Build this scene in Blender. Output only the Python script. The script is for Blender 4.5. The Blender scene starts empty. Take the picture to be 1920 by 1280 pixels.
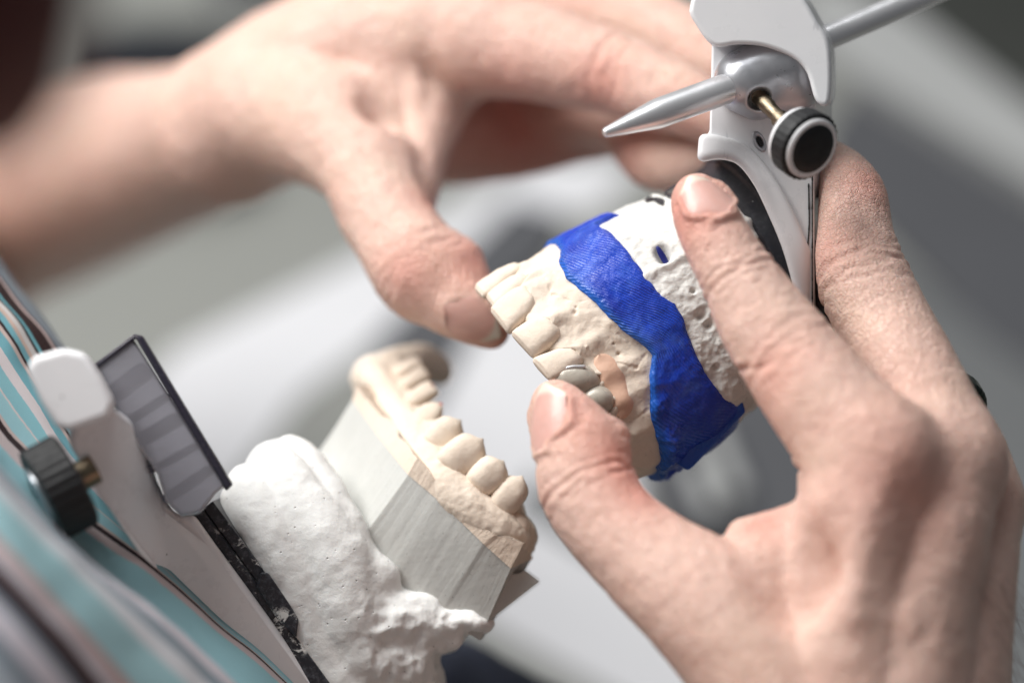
import bpy, math, random
import numpy as np
from mathutils import Vector, Matrix
random.seed(7)
rng = np.random.default_rng(7)
C = bpy.context.scene.collection
# ------------------------------------------------------------------ view frame (cm) and world (m)
LENS = 100.0
D = 21.333 * LENS / 36.0                  # camera to focus distance, cm
PHI = math.radians(40)                    # camera tilted 40 degrees up from straight down
FOC = np.array([0.0, 0.0, 0.38])          # focus point in the world, 38 cm over the bench
RX = np.array([1.0, 0, 0]); UY = np.array([0, math.cos(PHI), math.sin(PHI)]); BZ = np.array([0, -math.sin(PHI), math.cos(PHI)])
M3 = np.stack([RX, UY, BZ], 0)            # rows: view axes in the world
def to_world(P):
    return FOC + (np.asarray(P, float) @ M3) * 0.01
def to_view(W):
    return ((np.asarray(W, float) - FOC) * 100.0) @ M3.T
def V(px, py, z=0.0):
    k = (D - z) / D / 90.0
    return np.array([(px - 960) * k, (640 - py) * k, z])
def project(P):
    P = np.asarray(P, float); k = 90.0 * D / (D - P[..., 2])
    return np.stack([960 + P[..., 0] * k, 640 - P[..., 1] * k], -1)
def bench(px, py, h=0.0):                 # where a sight line meets the height h over the bench (world m)
    a = to_world(V(px, py, 0)); cam = to_world([0, 0, D])
    t = (h - cam[2]) / (a[2] - cam[2])
    return cam + t * (a - cam)
def nrm(v):
    v = np.asarray(v, float); return v / np.linalg.norm(v)
# ------------------------------------------------------------------ noise
def vnoise(P, seed=0):
    P = np.asarray(P, np.float64); i = np.floor(P).astype(np.int64); f = P - i
    u = f * f * f * (f * (f * 6 - 15) + 10)
    def h(x, y, z):
        n = (x * 374761393 + y * 668265263 + z * 2147483647 + seed * 974634777) & 0xFFFFFFFF
        n = ((n ^ (n >> 13)) * 1274126177) & 0xFFFFFFFF
        n = ((n ^ (n >> 16)) * 2246822519) & 0xFFFFFFFF
        return ((n ^ (n >> 15)) & 0xFFFFFF) / float(0xFFFFFF) * 2 - 1
    x, y, z = i[..., 0], i[..., 1], i[..., 2]; a, b, c = u[..., 0], u[..., 1], u[..., 2]
    def L(p, q, t): return p + (q - p) * t
    return L(L(L(h(x, y, z), h(x+1, y, z), a), L(h(x, y+1, z), h(x+1, y+1, z), a), b),
             L(L(h(x, y, z+1), h(x+1, y, z+1), a), L(h(x, y+1, z+1), h(x+1, y+1, z+1), a), b), c)
def fbm(P, scale=1.0, oct=4, seed=0, gain=0.5):
    P = np.asarray(P, float) * scale; r = 0; a = 1.0
    for k in range(oct):
        r = r + a * vnoise(P, seed + k * 17); P = P * 2.03 + 11.7; a *= gain
    return r
def sstep(x):
    x = np.clip(x, 0, 1); return x * x * (3 - 2 * x)
# ------------------------------------------------------------------ objects
def set_props(o, label=None, cat=None, group=None, kind=None):
    if label: o['label'] = label
    if cat: o['category'] = cat
    if group: o['group'] = group
    if kind: o['kind'] = kind
    return o
def root(name, at_view, label, cat, group=None):
    o = bpy.data.objects.new(name, None); C.objects.link(o)
    o.location = Vector(to_world(at_view)); o.empty_display_size = 0.01
    return set_props(o, label, cat, group)
def mesh_obj(name, verts, faces, mat, parent=None, smooth=True, attrs=None, uv=None, world=False, sharp=None, origin=None):
    """one mesh object; verts in view cm (or world m)"""
    W = np.asarray(verts, float) if world else to_world(verts)
    par = parent
    base = np.zeros(3)
    if parent is not None:
        p = parent
        while p.parent is not None: p = p.parent
        base = np.array(p.location)
        loc = np.zeros(3)
    else:
        loc = W.mean(0) if origin is None else np.asarray(origin); base = loc
    me = bpy.data.meshes.new(name)
    Wl = W - base
    if isinstance(faces, np.ndarray):
        n = len(faces); k = faces.shape[1]
        me.vertices.add(len(Wl)); me.vertices.foreach_set('co', Wl.astype(np.float32).ravel())
        me.loops.add(n * k); me.loops.foreach_set('vertex_index', faces.astype(np.int32).ravel())
        me.polygons.add(n); me.polygons.foreach_set('loop_start', (np.arange(n) * k).astype(np.int32))
        me.update(calc_edges=True)
    else:
        me.from_pydata([tuple(v) for v in Wl], [], [tuple(int(i) for i in f) for f in faces]); me.update()
    me.validate()
    if uv is not None:
        l = me.uv_layers.new(name='UVMap'); idx = np.zeros(len(me.loops), np.int32); me.loops.foreach_get('vertex_index', idx)
        l.data.foreach_set('uv', np.asarray(uv, np.float32)[idx].ravel())
    if attrs:
        for k, a in attrs.items():
            at = me.attributes.new(k, 'FLOAT', 'POINT'); at.data.foreach_set('value', np.asarray(a, np.float32))
    if mat is not None: me.materials.append(mat)
    o = bpy.data.objects.new(name, me); C.objects.link(o)
    if smooth:
        me.polygons.foreach_set('use_smooth', np.ones(len(me.polygons), bool))
        if sharp is not None: me.set_sharp_from_angle(angle=math.radians(sharp))
    o.location = Vector(loc)
    if parent is not None: o.parent = parent
    return o
def bevel(o, w, seg=3, angle=30):
    m = o.modifiers.new('bevel', 'BEVEL'); m.width = w * 0.01; m.segments = seg; m.limit_method = 'ANGLE'; m.angle_limit = math.radians(angle)
    m.harden_normals = False
    return o
def catmull(pts, n):
    P = np.asarray(pts, float); m = len(P); t = np.linspace(0, m - 1, n); i = np.clip(t.astype(int), 0, m - 2); f = (t - i)[:, None]
    p0 = P[np.clip(i - 1, 0, m - 1)]; p1 = P[i]; p2 = P[i + 1]; p3 = P[np.clip(i + 2, 0, m - 1)]
    return 0.5 * (2 * p1 + (p2 - p0) * f + (2 * p0 - 5 * p1 + 4 * p2 - p3) * f**2 + (3 * p1 - p0 - 3 * p2 + p3) * f**3)
def grid_faces(nr, nc, wrap=False):
    r = np.arange(nr - 1)[:, None]; c = np.arange(nc if wrap else nc - 1)[None, :]
    c2 = (c + 1) % nc
    return np.stack([r * nc + c, r * nc + c2, (r + 1) * nc + c2, (r + 1) * nc + c], -1).reshape(-1, 4)
def vnormals(v, f):
    n = np.cross(v[f[:, 2]] - v[f[:, 0]], v[f[:, -1]] - v[f[:, 1]])
    o = np.zeros_like(v)
    for k in range(f.shape[1]):
        for a in range(3): o[:, a] += np.bincount(f[:, k], n[:, a], len(v))
    return o / (np.linalg.norm(o, axis=1, keepdims=True) + 1e-12)
def lathe(p0, axis, prof, n=48):
    """profile [(t, r)] round p0 + t*axis; closed with end caps"""
    a = nrm(axis); u = nrm(np.cross(a, [0.31, 0.9, 0.2])); w = np.cross(a, u)
    th = np.linspace(0, 2 * np.pi, n, endpoint=False)
    v = []
    for t, r in prof:
        v += [p0 + a * t + r * (math.cos(q) * u + math.sin(q) * w) for q in th]
    f = [list(x) for x in grid_faces(len(prof), n, True)]
    f.append(list(range(n))[::-1]); f.append([(len(prof) - 1) * n + k for k in range(n)])
    return np.array(v), f
def loft(front, back):
    """prism between two matching outlines (lists of view points)"""
    n = len(front); v = list(front) + list(back); f = [list(range(n)), [n + k for k in range(n)][::-1]]
    for k in range(n): f.append([(k + 1) % n, k, n + k, n + (k + 1) % n])
    return np.array(v), f
def box(c, ax, half):
    v = []; 
    for i in (-1, 1):
        for j in (-1, 1):
            for k in (-1, 1): v.append(np.asarray(c) + i * half[0] * ax[0] + j * half[1] * ax[1] + k * half[2] * ax[2])
    f = [(0, 1, 3, 2), (4, 6, 7, 5), (0, 4, 5, 1), (2, 3, 7, 6), (0, 2, 6, 4), (1, 5, 7, 3)]
    return np.array(v), f
# ------------------------------------------------------------------ distance fields
def smin(a, b, k):
    h = np.maximum(k - np.abs(a - b), 0) / k
    return np.minimum(a, b) - h * h * k * 0.25
class Field:
    def __init__(s): s.p = []
    def cone(s, a, b, ra, rb, k=0.3, cut=False):
        a, b = np.asarray(a, float), np.asarray(b, float); ab = b - a; L2 = max(ab @ ab, 1e-9)
        def fn(X, Y, Z):
            x, y, z = X - a[0], Y - a[1], Z - a[2]
            t = np.clip((x * ab[0] + y * ab[1] + z * ab[2]) / L2, 0, 1)
            return np.sqrt((x - t * ab[0])**2 + (y - t * ab[1])**2 + (z - t * ab[2])**2) - (ra + (rb - ra) * t)
        r = max(ra, rb); s.p.append((fn, np.minimum(a, b) - r, np.maximum(a, b) + r, k, cut)); return s
    def chain(s, pts, k=0.3, n=4):
        """pts: (px, py, z, r)"""
        P = np.array([np.append(V(*p[:3]), p[3]) for p in pts]); Q = catmull(P, (len(P) - 1) * n + 1)
        for i in range(len(Q) - 1): s.cone(Q[i, :3], Q[i + 1, :3], Q[i, 3], Q[i + 1, 3], k if i == 0 else 0.12)
        return s
    def ell(s, c, r, k=0.3, ax=None, cut=False):
        c = np.asarray(c, float); r = np.asarray(r, float); A = np.eye(3) if ax is None else np.asarray(ax, float)
        def fn(X, Y, Z):
            x, y, z = X - c[0], Y - c[1], Z - c[2]
            q = [(x * A[i, 0] + y * A[i, 1] + z * A[i, 2]) for i in range(3)]
            k0 = np.sqrt(sum((q[i] / r[i])**2 for i in range(3))); k1 = np.sqrt(sum((q[i] / r[i]**2)**2 for i in range(3)))
            return k0 * (k0 - 1) / np.maximum(k1, 1e-6)
        s.p.append((fn, c - r.max(), c + r.max(), k, cut)); return s
    def mesh(s, res, smooth=2):
        lo = np.min([p[1] for p in s.p if not p[4]], 0) - 3 * res; hi = np.max([p[2] for p in s.p if not p[4]], 0) + 3 * res
        n = np.ceil((hi - lo) / res).astype(int) + 1
        F = np.full(n, 1.0, np.float32); ax = [(lo[i] + res * np.arange(n[i])).astype(np.float32) for i in range(3)]
        for fn, a, b, k, cut in s.p:
            m = k + 0.35
            i0 = np.clip(np.floor((a - m - lo) / res).astype(int), 0, n); i1 = np.clip(np.ceil((b + m - lo) / res).astype(int) + 1, 0, n)
            if np.any(i1 <= i0): continue
            sl = tuple(slice(i0[i], i1[i]) for i in range(3))
            d = fn(ax[0][sl[0]][:, None, None], ax[1][sl[1]][None, :, None], ax[2][sl[2]][None, None, :]).astype(np.float32)
            F[sl] = -smin(-F[sl], d, k) if cut else smin(F[sl], d, k)
        return nets(F, lo, res, smooth)
def nets(F, lo, res, smooth=2):
    S = F < 0
    n = F.shape
    c = [S[i:n[0]-1+i, j:n[1]-1+j, k:n[2]-1+k] for i in (0, 1) for j in (0, 1) for k in (0, 1)]
    cnt = np.zeros(c[0].shape, np.uint8)
    for q in c: cnt += q
    act = (cnt > 0) & (cnt < 8)
    I = np.argwhere(act); N = len(I)
    idx = np.full(act.shape, -1, np.int32); idx[act] = np.arange(N)
    off = np.array([(i, j, k) for i in (0, 1) for j in (0, 1) for k in (0, 1)])
    val = np.stack([F[I[:, 0] + o[0], I[:, 1] + o[1], I[:, 2] + o[2]] for o in off], 1)
    acc = np.zeros((N, 3)); ct = np.zeros(N)
    for a in range(8):
        for b in range(a + 1, 8):
            if np.abs(off[a] - off[b]).sum() != 1: continue
            m = (val[:, a] < 0) != (val[:, b] < 0)
            t = val[m, a] / (val[m, a] - val[m, b])
            acc[m] += off[a] + t[:, None] * (off[b] - off[a]); ct[m] += 1
    v = lo + res * (I + acc / ct[:, None])
    fs = []
    for ax in range(3):
        sl0 = [slice(1, -1)] * 3; sl0[ax] = slice(0, -1); sl1 = [slice(1, -1)] * 3; sl1[ax] = slice(1, None)
        A = S[tuple(sl0)]; B = S[tuple(sl1)]
        E = np.argwhere(A != B); flip = A[tuple(E.T)]
        E = E + 1; E[:, ax] -= 1
        u, w = (ax + 1) % 3, (ax + 2) % 3
        q = []
        for du, dw in ((0, 0), (1, 0), (1, 1), (0, 1)):
            e = E.copy(); e[:, u] -= du; e[:, w] -= dw; q.append(idx[e[:, 0], e[:, 1], e[:, 2]])
        q = np.stack(q, 1); q[~flip] = q[~flip][:, ::-1]; fs.append(q)
    f = np.concatenate(fs); f = f[(f >= 0).all(1)]
    return relax(v, f, smooth), f
def relax(v, f, it):
    e = np.concatenate([f[:, [0, 1]], f[:, [1, 2]], f[:, [2, 3]], f[:, [3, 0]]])
    deg = np.bincount(e[:, 0], minlength=len(v)) + np.bincount(e[:, 1], minlength=len(v))
    for _ in range(it):
        for lam in (0.5, -0.48):
            s = np.stack([np.bincount(e[:, 0], v[e[:, 1], a], len(v)) + np.bincount(e[:, 1], v[e[:, 0], a], len(v)) for a in range(3)], 1)
            v = v + lam * (s / np.maximum(deg, 1)[:, None] - v)
    return v
# ------------------------------------------------------------------ materials
class NT:
    def __init__(s, name):
        s.m = bpy.data.materials.new(name); s.m.use_nodes = True; s.t = s.m.node_tree; s.t.nodes.clear()
        s.out = s.n('ShaderNodeOutputMaterial'); s.b = s.n('ShaderNodeBsdfPrincipled'); s.l(s.b.outputs[0], s.out.inputs[0])
        s.tc = s.n('ShaderNodeTexCoord'); s.obj = s.tc.outputs['Object']
    def n(s, t, **kw):
        x = s.t.nodes.new(t)
        for k, v in kw.items(): setattr(x, k, v)
        return x
    def l(s, a, b): s.t.links.new(a, b)
    def set(s, **kw):
        for k, v in kw.items():
            i = s.b.inputs[k.replace('_', ' ')]
            if hasattr(v, 'is_output'): s.l(v, i)
            else: i.default_value = (*v, 1) if k == 'Base_Color' and len(v) == 3 else v
    def noise(s, scale, detail=4, rough=0.5, dist=0.0, vec=None, out=0):
        x = s.n('ShaderNodeTexNoise'); x.inputs['Scale'].default_value = scale; x.inputs['Detail'].default_value = detail
        x.inputs['Roughness'].default_value = rough; x.inputs['Distortion'].default_value = dist
        s.l(vec if vec is not None else s.obj, x.inputs['Vector']); return x.outputs[out]
    def voro(s, scale, feature='F1', vec=None):
        x = s.n('ShaderNodeTexVoronoi', feature=feature); x.inputs['Scale'].default_value = scale
        s.l(vec if vec is not None else s.obj, x.inputs['Vector']); return x.outputs['Distance']
    def map(s, sc, vec=None, rot=(0, 0, 0)):
        x = s.n('ShaderNodeMapping'); x.inputs['Scale'].default_value = sc; x.inputs['Rotation'].default_value = rot
        s.l(vec if vec is not None else s.obj, x.inputs['Vector']); return x.outputs[0]
    def ramp(s, fac, stops, interp='LINEAR'):
        x = s.n('ShaderNodeValToRGB'); x.color_ramp.interpolation = interp; e = x.color_ramp.elements
        while len(e) < len(stops): e.new(0.5)
        for i, (p, c) in enumerate(stops):
            e[i].position = p; e[i].color = (*c, 1) if hasattr(c, '__len__') else (c, c, c, 1)
        s.l(fac, x.inputs[0]); return x.outputs[0]
    def mix(s, fac, a, b, blend='MIX'):
        x = s.n('ShaderNodeMix', data_type='RGBA', blend_type=blend)
        for i, v in ((0, fac), (6, a), (7, b)):
            if hasattr(v, 'is_output'): s.l(v, x.inputs[i])
            else: x.inputs[i].default_value = v if i == 0 else ((*v, 1) if len(v) == 3 else v)
        return x.outputs[2]
    def math(s, op, a, b=0.0):
        x = s.n('ShaderNodeMath', operation=op)
        for i, v in ((0, a), (1, b)):
            if hasattr(v, 'is_output'): s.l(v, x.inputs[i])
            else: x.inputs[i].default_value = v
        return x.outputs[0]
    def attr(s, name):
        x = s.n('ShaderNodeAttribute', attribute_name=name); return x.outputs['Fac']
    def bump(s, h, dist, strength=1.0, prev=None):
        x = s.n('ShaderNodeBump'); x.inputs['Distance'].default_value = dist; x.inputs['Strength'].default_value = strength
        s.l(h, x.inputs['Height'])
        if prev is not None: s.l(prev, x.inputs['Normal'])
        s.l(x.outputs[0], s.b.inputs['Normal']); return x.outputs[0]
    def sss(s, w, r, scale):
        s.set(Subsurface_Weight=w, Subsurface_Radius=r, Subsurface_Scale=scale)
def srgb(r, g, b):
    f = lambda c: ((c / 255 + 0.055) / 1.055)**2.4 if c > 10 else c / 255 / 12.92
    return (f(r), f(g), f(b))
def simple(name, col, rough=0.5, metal=0.0, var=0.12, vscale=120, bump=0.0, bscale=800, coat=0.0):
    t = NT(name); n = t.noise(vscale, 5, 0.6)
    t.set(Base_Color=t.mix(n, tuple(c * (1 - var) for c in col), tuple(min(c * (1 + var), 1) for c in col)), Metallic=metal, Coat_Weight=coat)
    t.set(Roughness=t.ramp(t.noise(vscale * 2.3, 4), [(0.3, max(rough - 0.08, 0.02)), (0.7, min(rough + 0.08, 1))]))
    if bump: t.bump(t.noise(bscale, 5, 0.6), bump)
    return t.m
# ------------------------------------------------------------------ materials of this scene
def skin_material():
    t = NT('skin')
    red = t.attr('red')
    mott = t.noise(95, 5, 0.6); fine = t.noise(520, 4, 0.65)
    base = t.mix(mott, srgb(221, 179, 162), srgb(242, 213, 200))
    base = t.mix(t.math('MULTIPLY', fine, 0.35), base, srgb(214, 164, 146))
    vein = t.noise(38, 3, 0.5, 0.6)
    base = t.mix(t.ramp(vein, [(0.52, 0.0), (0.75, 0.28)]), base, srgb(230, 208, 184))
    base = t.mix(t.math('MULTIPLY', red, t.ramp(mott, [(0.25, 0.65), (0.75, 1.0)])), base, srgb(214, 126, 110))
    spk = t.ramp(t.voro(420), [(0.04, 1.0), (0.09, 0.0)])
    spk = t.math('MULTIPLY', spk, t.attr('dust'))
    base = t.mix(spk, base, srgb(240, 236, 232))
    t.set(Base_Color=base, Specular_IOR_Level=0.42)
    t.sss(0.22, (1.0, 0.38, 0.22), 0.0025)
    t.set(Roughness=t.ramp(t.noise(300, 3), [(0.3, 0.36), (0.75, 0.52)]))
    wv = t.noise(160, 2, 0.5, out=1)
    warp = t.n('ShaderNodeMix', data_type='VECTOR'); warp.inputs[0].default_value = 0.004
    t.l(t.obj, warp.inputs[4]); t.l(wv, warp.inputs[5])
    d1 = t.voro(1150, 'DISTANCE_TO_EDGE', warp.outputs[1]); d2 = t.voro(560, 'DISTANCE_TO_EDGE', t.map((1, 1.7, 1), warp.outputs[1], (0.3, 0.5, 0.8)))
    h = t.math('ADD', t.math('MINIMUM', d1, 0.12), t.math('MULTIPLY', t.math('MINIMUM', d2, 0.1), 1.5))
    b = t.bump(h, 0.0014, 0.65)
    t.bump(t.noise(240, 5, 0.6), 0.0014, 0.7, b)
    return t.m
def nail_material():
    t = NT('nail'); tip = t.attr('tip')
    c = t.mix(t.noise(200, 3), srgb(206, 156, 146), srgb(222, 178, 166))
    c = t.mix(t.ramp(tip, [(0.76, 0.0), (0.84, 1.0)]), c, srgb(226, 214, 200))
    c = t.mix(t.math('MULTIPLY', t.ramp(t.voro(900), [(0.05, 1), (0.12, 0)]), 0.5), c, (0.85, 0.83, 0.8))
    t.set(Base_Color=c, Roughness=0.36, Specular_IOR_Level=0.5, Coat_Weight=0.08); t.sss(0.2, (1, .4, .3), 0.002)
    t.bump(t.noise(500, 3, vec=t.map((1, 1, 1))), 0.0002, 0.5); return t.m
def stone_material(name, c1, c2, rough=0.75, pit=0.5, red=False, lines=None, bmp=1.0):
    t = NT(name)
    c = t.mix(t.noise(90, 6, 0.65), c1, c2)
    c = t.mix(t.ramp(t.noise(1300, 3, 0.7), [(0.62, 0.0), (0.72, pit)]), c, tuple(x * 0.55 for x in c1))
    if name in ('white_plaster', 'grey_stone'): c = t.mix(t.ramp(t.voro(430), [(0.035, 0.8), (0.075, 0.0)]), c, tuple(x * 0.4 for x in c1))
    if red: c = t.mix(t.attr('mark'), c, srgb(196, 40, 48))
    if name == 'beige_plaster':
        c = t.mix(t.ramp(t.noise(55, 4, 0.6, 0.8), [(0.5, 0.0), (0.8, 0.5)]), c, srgb(206, 196, 178))
    h = t.noise(700, 6, 0.65); d = 0.00035
    if lines:
        uvn = t.noise(lines, 3, 0.7, vec=t.map((1, 0.012, 1), t.tc.outputs['UV']))
        c = t.mix(t.ramp(uvn, [(0.35, 0.0), (0.75, 0.30)]), c, tuple(x * 0.78 for x in c1)); 
        h = t.math('ADD', t.math('MULTIPLY', uvn, 0.6), t.math('MULTIPLY', h, 0.7))
    t.set(Base_Color=c, Roughness=rough, Specular_IOR_Level=0.3); t.sss(0.08, (1, .8, .6), 0.001)
    if name == 'white_plaster': h = t.math('ADD', t.math('MULTIPLY', h, 0.6), t.math('MULTIPLY', t.math('MINIMUM', t.voro(430), 0.12), 9.0)); d = 0.0005; bmp = 0.7
    b = t.bump(h, d, 0.8 * bmp)
    t.bump(t.noise(170, 5, 0.6), 0.0008, 0.5 * bmp, b)
    return t.m
def blue_material():
    t = NT('blue_silicone')
    c = t.mix(t.noise(60, 5, 0.6), srgb(10, 38, 150), srgb(32, 78, 202))
    c = t.mix(t.ramp(t.noise(110, 6, 0.7, 0.5), [(0.5, 0.0), (0.72, 0.55)]), c, srgb(86, 128, 226))
    c = t.mix(t.ramp(t.noise(45, 3, 0.5, 1.0), [(0.55, 0.0), (0.72, 0.75)]), c, srgb(18, 34, 140))
    c = t.mix(t.attr('edge'), c, srgb(30, 98, 186))
    c = t.mix(t.ramp(t.voro(330), [(0.02, 0.8), (0.05, 0.0)]), c, srgb(150, 180, 230))
    t.set(Base_Color=c, Roughness=t.ramp(t.noise(150, 3), [(0.3, 0.27), (0.7, 0.5)]), Specular_IOR_Level=0.5)
    w = t.n('ShaderNodeTexWave', wave_type='BANDS', bands_direction='X'); w.inputs['Scale'].default_value = 4.7; w.inputs['Distortion'].default_value = 0.8; w.inputs['Detail'].default_value = 2; w.inputs['Detail Scale'].default_value = 3
    t.l(t.tc.outputs['UV'], w.inputs['Vector'])
    fade = t.math('MULTIPLY', t.ramp(t.noise(70, 3), [(0.4, 0.15), (0.6, 1.0)]), w.outputs[1])
    b = t.bump(t.math('ADD', t.math('MULTIPLY', fade, 0.4), t.noise(300, 5, 0.6)), 0.0006, 0.8)
    return t.m
def black_plate_material(clean=False):
    t = NT('black_plate')
    f = t.ramp(t.noise(260, 8, 0.75, 0.3), [(0.53, 0.0), (0.58, 1.0)])
    if clean: f = t.ramp(t.voro(300), [(0.05, 0.8), (0.08, 0.0)])
    g = t.ramp(t.noise(900, 5, 0.7), [(0.48, 0.0), (0.7, 0.35)])
    c = t.mix(t.math('MULTIPLY', g, 0.25 if clean else 1.0), srgb(34, 35, 42), srgb(128, 130, 138)); c = t.mix(t.math('MULTIPLY', f, t.ramp(t.noise(75, 2), [(0.50, 0), (0.58, 1)])), c, srgb(225, 224, 220))
    t.set(Base_Color=c, Roughness=0.42); t.bump(t.noise(500, 5), 0.0003, 0.6); return t.m
def shirt_material():
    t = NT('striped_knit')
    seq = [(5, (150, 160, 170)), (2, (60, 34, 38)), (6, (232, 208, 204)), (17, (58, 34, 34)), (6, (128, 196, 208)), (4, (52, 32, 34)), (7, (236, 230, 228)), (6, (228, 200, 186)),
           (7, (132, 192, 205)), (5, (54, 34, 36)), (5, (226, 204, 198)), (9, (130, 190, 203)), (7, (232, 222, 224)), (9, (150, 204, 214)), (2, (226, 216, 216)), (9, (170, 216, 225)), (2, (220, 200, 196)), (6, (50, 32, 36)),
           (6, (220, 204, 204)), (22, (164, 212, 222)), (5, (206, 186, 184)), (6, (84, 62, 66)), (9, (214, 208, 216)), (6, (150, 166, 178)), (9, (236, 240, 246)), (22, (178, 222, 230)),
           (8, (214, 186, 184)), (10, (220, 214, 222)), (14, (58, 32, 36)), (7, (130, 146, 160)), (14, (228, 224, 234)), (9, (136, 152, 166)), (14, (206, 222, 234)), (16, (140, 198, 222)),
           (8, (60, 38, 42)), (14, (214, 206, 212)), (20, (124, 190, 206))]
    tot = sum(a for a, _ in seq)
    # two colour ramps (32 stops each at most) over the UV x coordinate
    u = t.n('ShaderNodeSeparateXYZ'); t.l(t.tc.outputs['UV'], u.inputs[0]); x = u.outputs[0]
    jit = t.noise(900, 2, 0.5); x = t.math('ADD', x, t.math('MULTIPLY', t.math('SUBTRACT', jit, 0.5), 0.003))
    pos = 0; st = []
    for a, c in seq: st.append((pos / tot, srgb(*c))); pos += a
    h = 18; cut = st[h][0]
    r1 = t.ramp(x, st[:h], 'CONSTANT'); r2 = t.ramp(x, [(p, c) for p, c in st[h:]], 'CONSTANT')
    c = t.mix(t.math('GREATER_THAN', x, cut), r1, r2)
    c = t.mix(t.math('MULTIPLY', t.noise(1500, 3, 0.7), 0.22), c, tuple(0.6 for _ in range(3)), 'MULTIPLY')
    t.set(Base_Color=c, Roughness=0.9, Specular_IOR_Level=0.1, Sheen_Weight=0.12)
    w = t.n('ShaderNodeTexWave', wave_type='BANDS', bands_direction='Y'); w.inputs['Scale'].default_value = 60; w.inputs['Distortion'].default_value = 0.6
    t.l(t.tc.outputs['UV'], w.inputs['Vector']); t.bump(t.math('ADD', w.outputs[1], t.noise(1800, 2)), 0.0004, 0.7); return t.m
def clear_material():
    t = NT('smoky_plastic'); t.set(Base_Color=srgb(176, 175, 184), Roughness=0.2, Transmission_Weight=0.5, IOR=1.45, Specular_IOR_Level=0.5)
    return t.m
def enamel_material():
    t = NT('white_enamel')
    c = t.mix(t.noise(60, 4), srgb(230, 230, 233), srgb(240, 240, 241))
    sp = t.math('MULTIPLY', t.ramp(t.voro(160), [(0.03, 1.0), (0.06, 0.0)]), t.ramp(t.noise(40, 2), [(0.5, 0.0), (0.6, 0.7)]))
    c = t.mix(sp, c, srgb(70, 68, 70))
    scr = t.ramp(t.noise(420, 3, 0.6, vec=t.map((1, 0.06, 0.3), None, (0.4, 0.9, 0.3))), [(0.66, 0.0), (0.70, 0.35)])
    c = t.mix(scr, c, srgb(176, 176, 180))
    t.set(Base_Color=c, Roughness=t.ramp(t.noise(140, 5, 0.6), [(0.35, 0.22), (0.7, 0.42)]), Coat_Weight=0.2)
    t.bump(t.noise(90, 4), 0.0001, 0.6); return t.m
MAT = dict(
    skin=skin_material(), nail=nail_material(),
    beige=stone_material('beige_plaster', srgb(218, 200, 182), srgb(236, 223, 208), 0.7, 0.25, True, None, 0.6),
    beige_cut=stone_material('beige_cut', srgb(214, 196, 178), srgb(230, 214, 198), 0.75, 0.2, False, 60),
    grey=stone_material('grey_stone', srgb(182, 182, 178), srgb(206, 206, 202), 0.8, 0.5, False, 60, 0.4),
    white=stone_material('white_plaster', srgb(226, 225, 222), srgb(240, 240, 238), 0.75, 0.12, bmp=0.35),
    rough=stone_material('rough_plaster', srgb(206, 203, 197), srgb(238, 237, 233), 0.85, 0.45),
    crown=simple('grey_metal_ceramic', srgb(186, 179, 167), 0.30, 0.1, 0.05, 200, 0.00006, 1500),
    wax=simple('pink_wax', srgb(220, 180, 156), 0.5, 0, 0.12, 150, 0.0002, 400),
    blue=blue_material(), bluedark=simple('dark_blue', srgb(10, 26, 110), 0.5),
    plate=black_plate_material(), plate_clean=black_plate_material(True),
    paint=enamel_material(),
    steel=simple('steel', srgb(236, 236, 238), 0.34, 0.75, 0.02, 60, 0.00002, 900),
    satin=simple('satin_metal', srgb(186, 187, 192), 0.34, 0.7, 0.05, 200),
    brass=simple('brass', srgb(128, 116, 98), 0.35, 1.0, 0.15, 300, 0.0001, 1500),
    black=simple('black_plastic', srgb(14, 15, 18), 0.6, 0, 0.15, 200, 0.00008, 1500),
    ink=simple('ink', srgb(44, 42, 46), 0.6, 0, 0.3, 600),
    clear=clear_material(), smoke=simple('smoky_rim', srgb(48, 46, 58), 0.25, 0, 0.05),
    ribmat=simple('smoky_rib', srgb(84, 82, 94), 0.3, 0, 0.1),
    shirt=shirt_material(), shaded_shirt=simple('shaded_shirt_cloth', srgb(40, 46, 62), 0.9, 0, 0.3, 60, 0.0006, 900),  # the dark navy stands for shade on the lower shirt
    hair=simple('dark_hair', srgb(84, 20, 16), 0.6, 0, 0.3), ring=simple('dark_ring', srgb(40, 52, 48), 0.3, 0.7, 0.1),
    bench=simple('bench_laminate', srgb(146, 147, 142), 0.5, 0, 0.06, 12, 0.0002, 300),
    paper=simple('paper', srgb(228, 228, 231), 0.8, 0, 0.02, 30), darkgrey=simple('dark_grey_mat', srgb(82, 83, 87), 0.6, 0, 0.12, 25),
    lightgrey=simple('pale_grey', srgb(178, 179, 178), 0.5, 0, 0.05, 20), navy=simple('navy_case', srgb(18, 22, 30), 0.5, 0, 0.2, 30),
    floor=simple('floor_vinyl', srgb(54, 56, 52), 0.6, 0, 0.15, 8), midgrey=simple('mid_grey', srgb(110, 112, 113), 0.55, 0, 0.1, 14),
)
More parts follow.
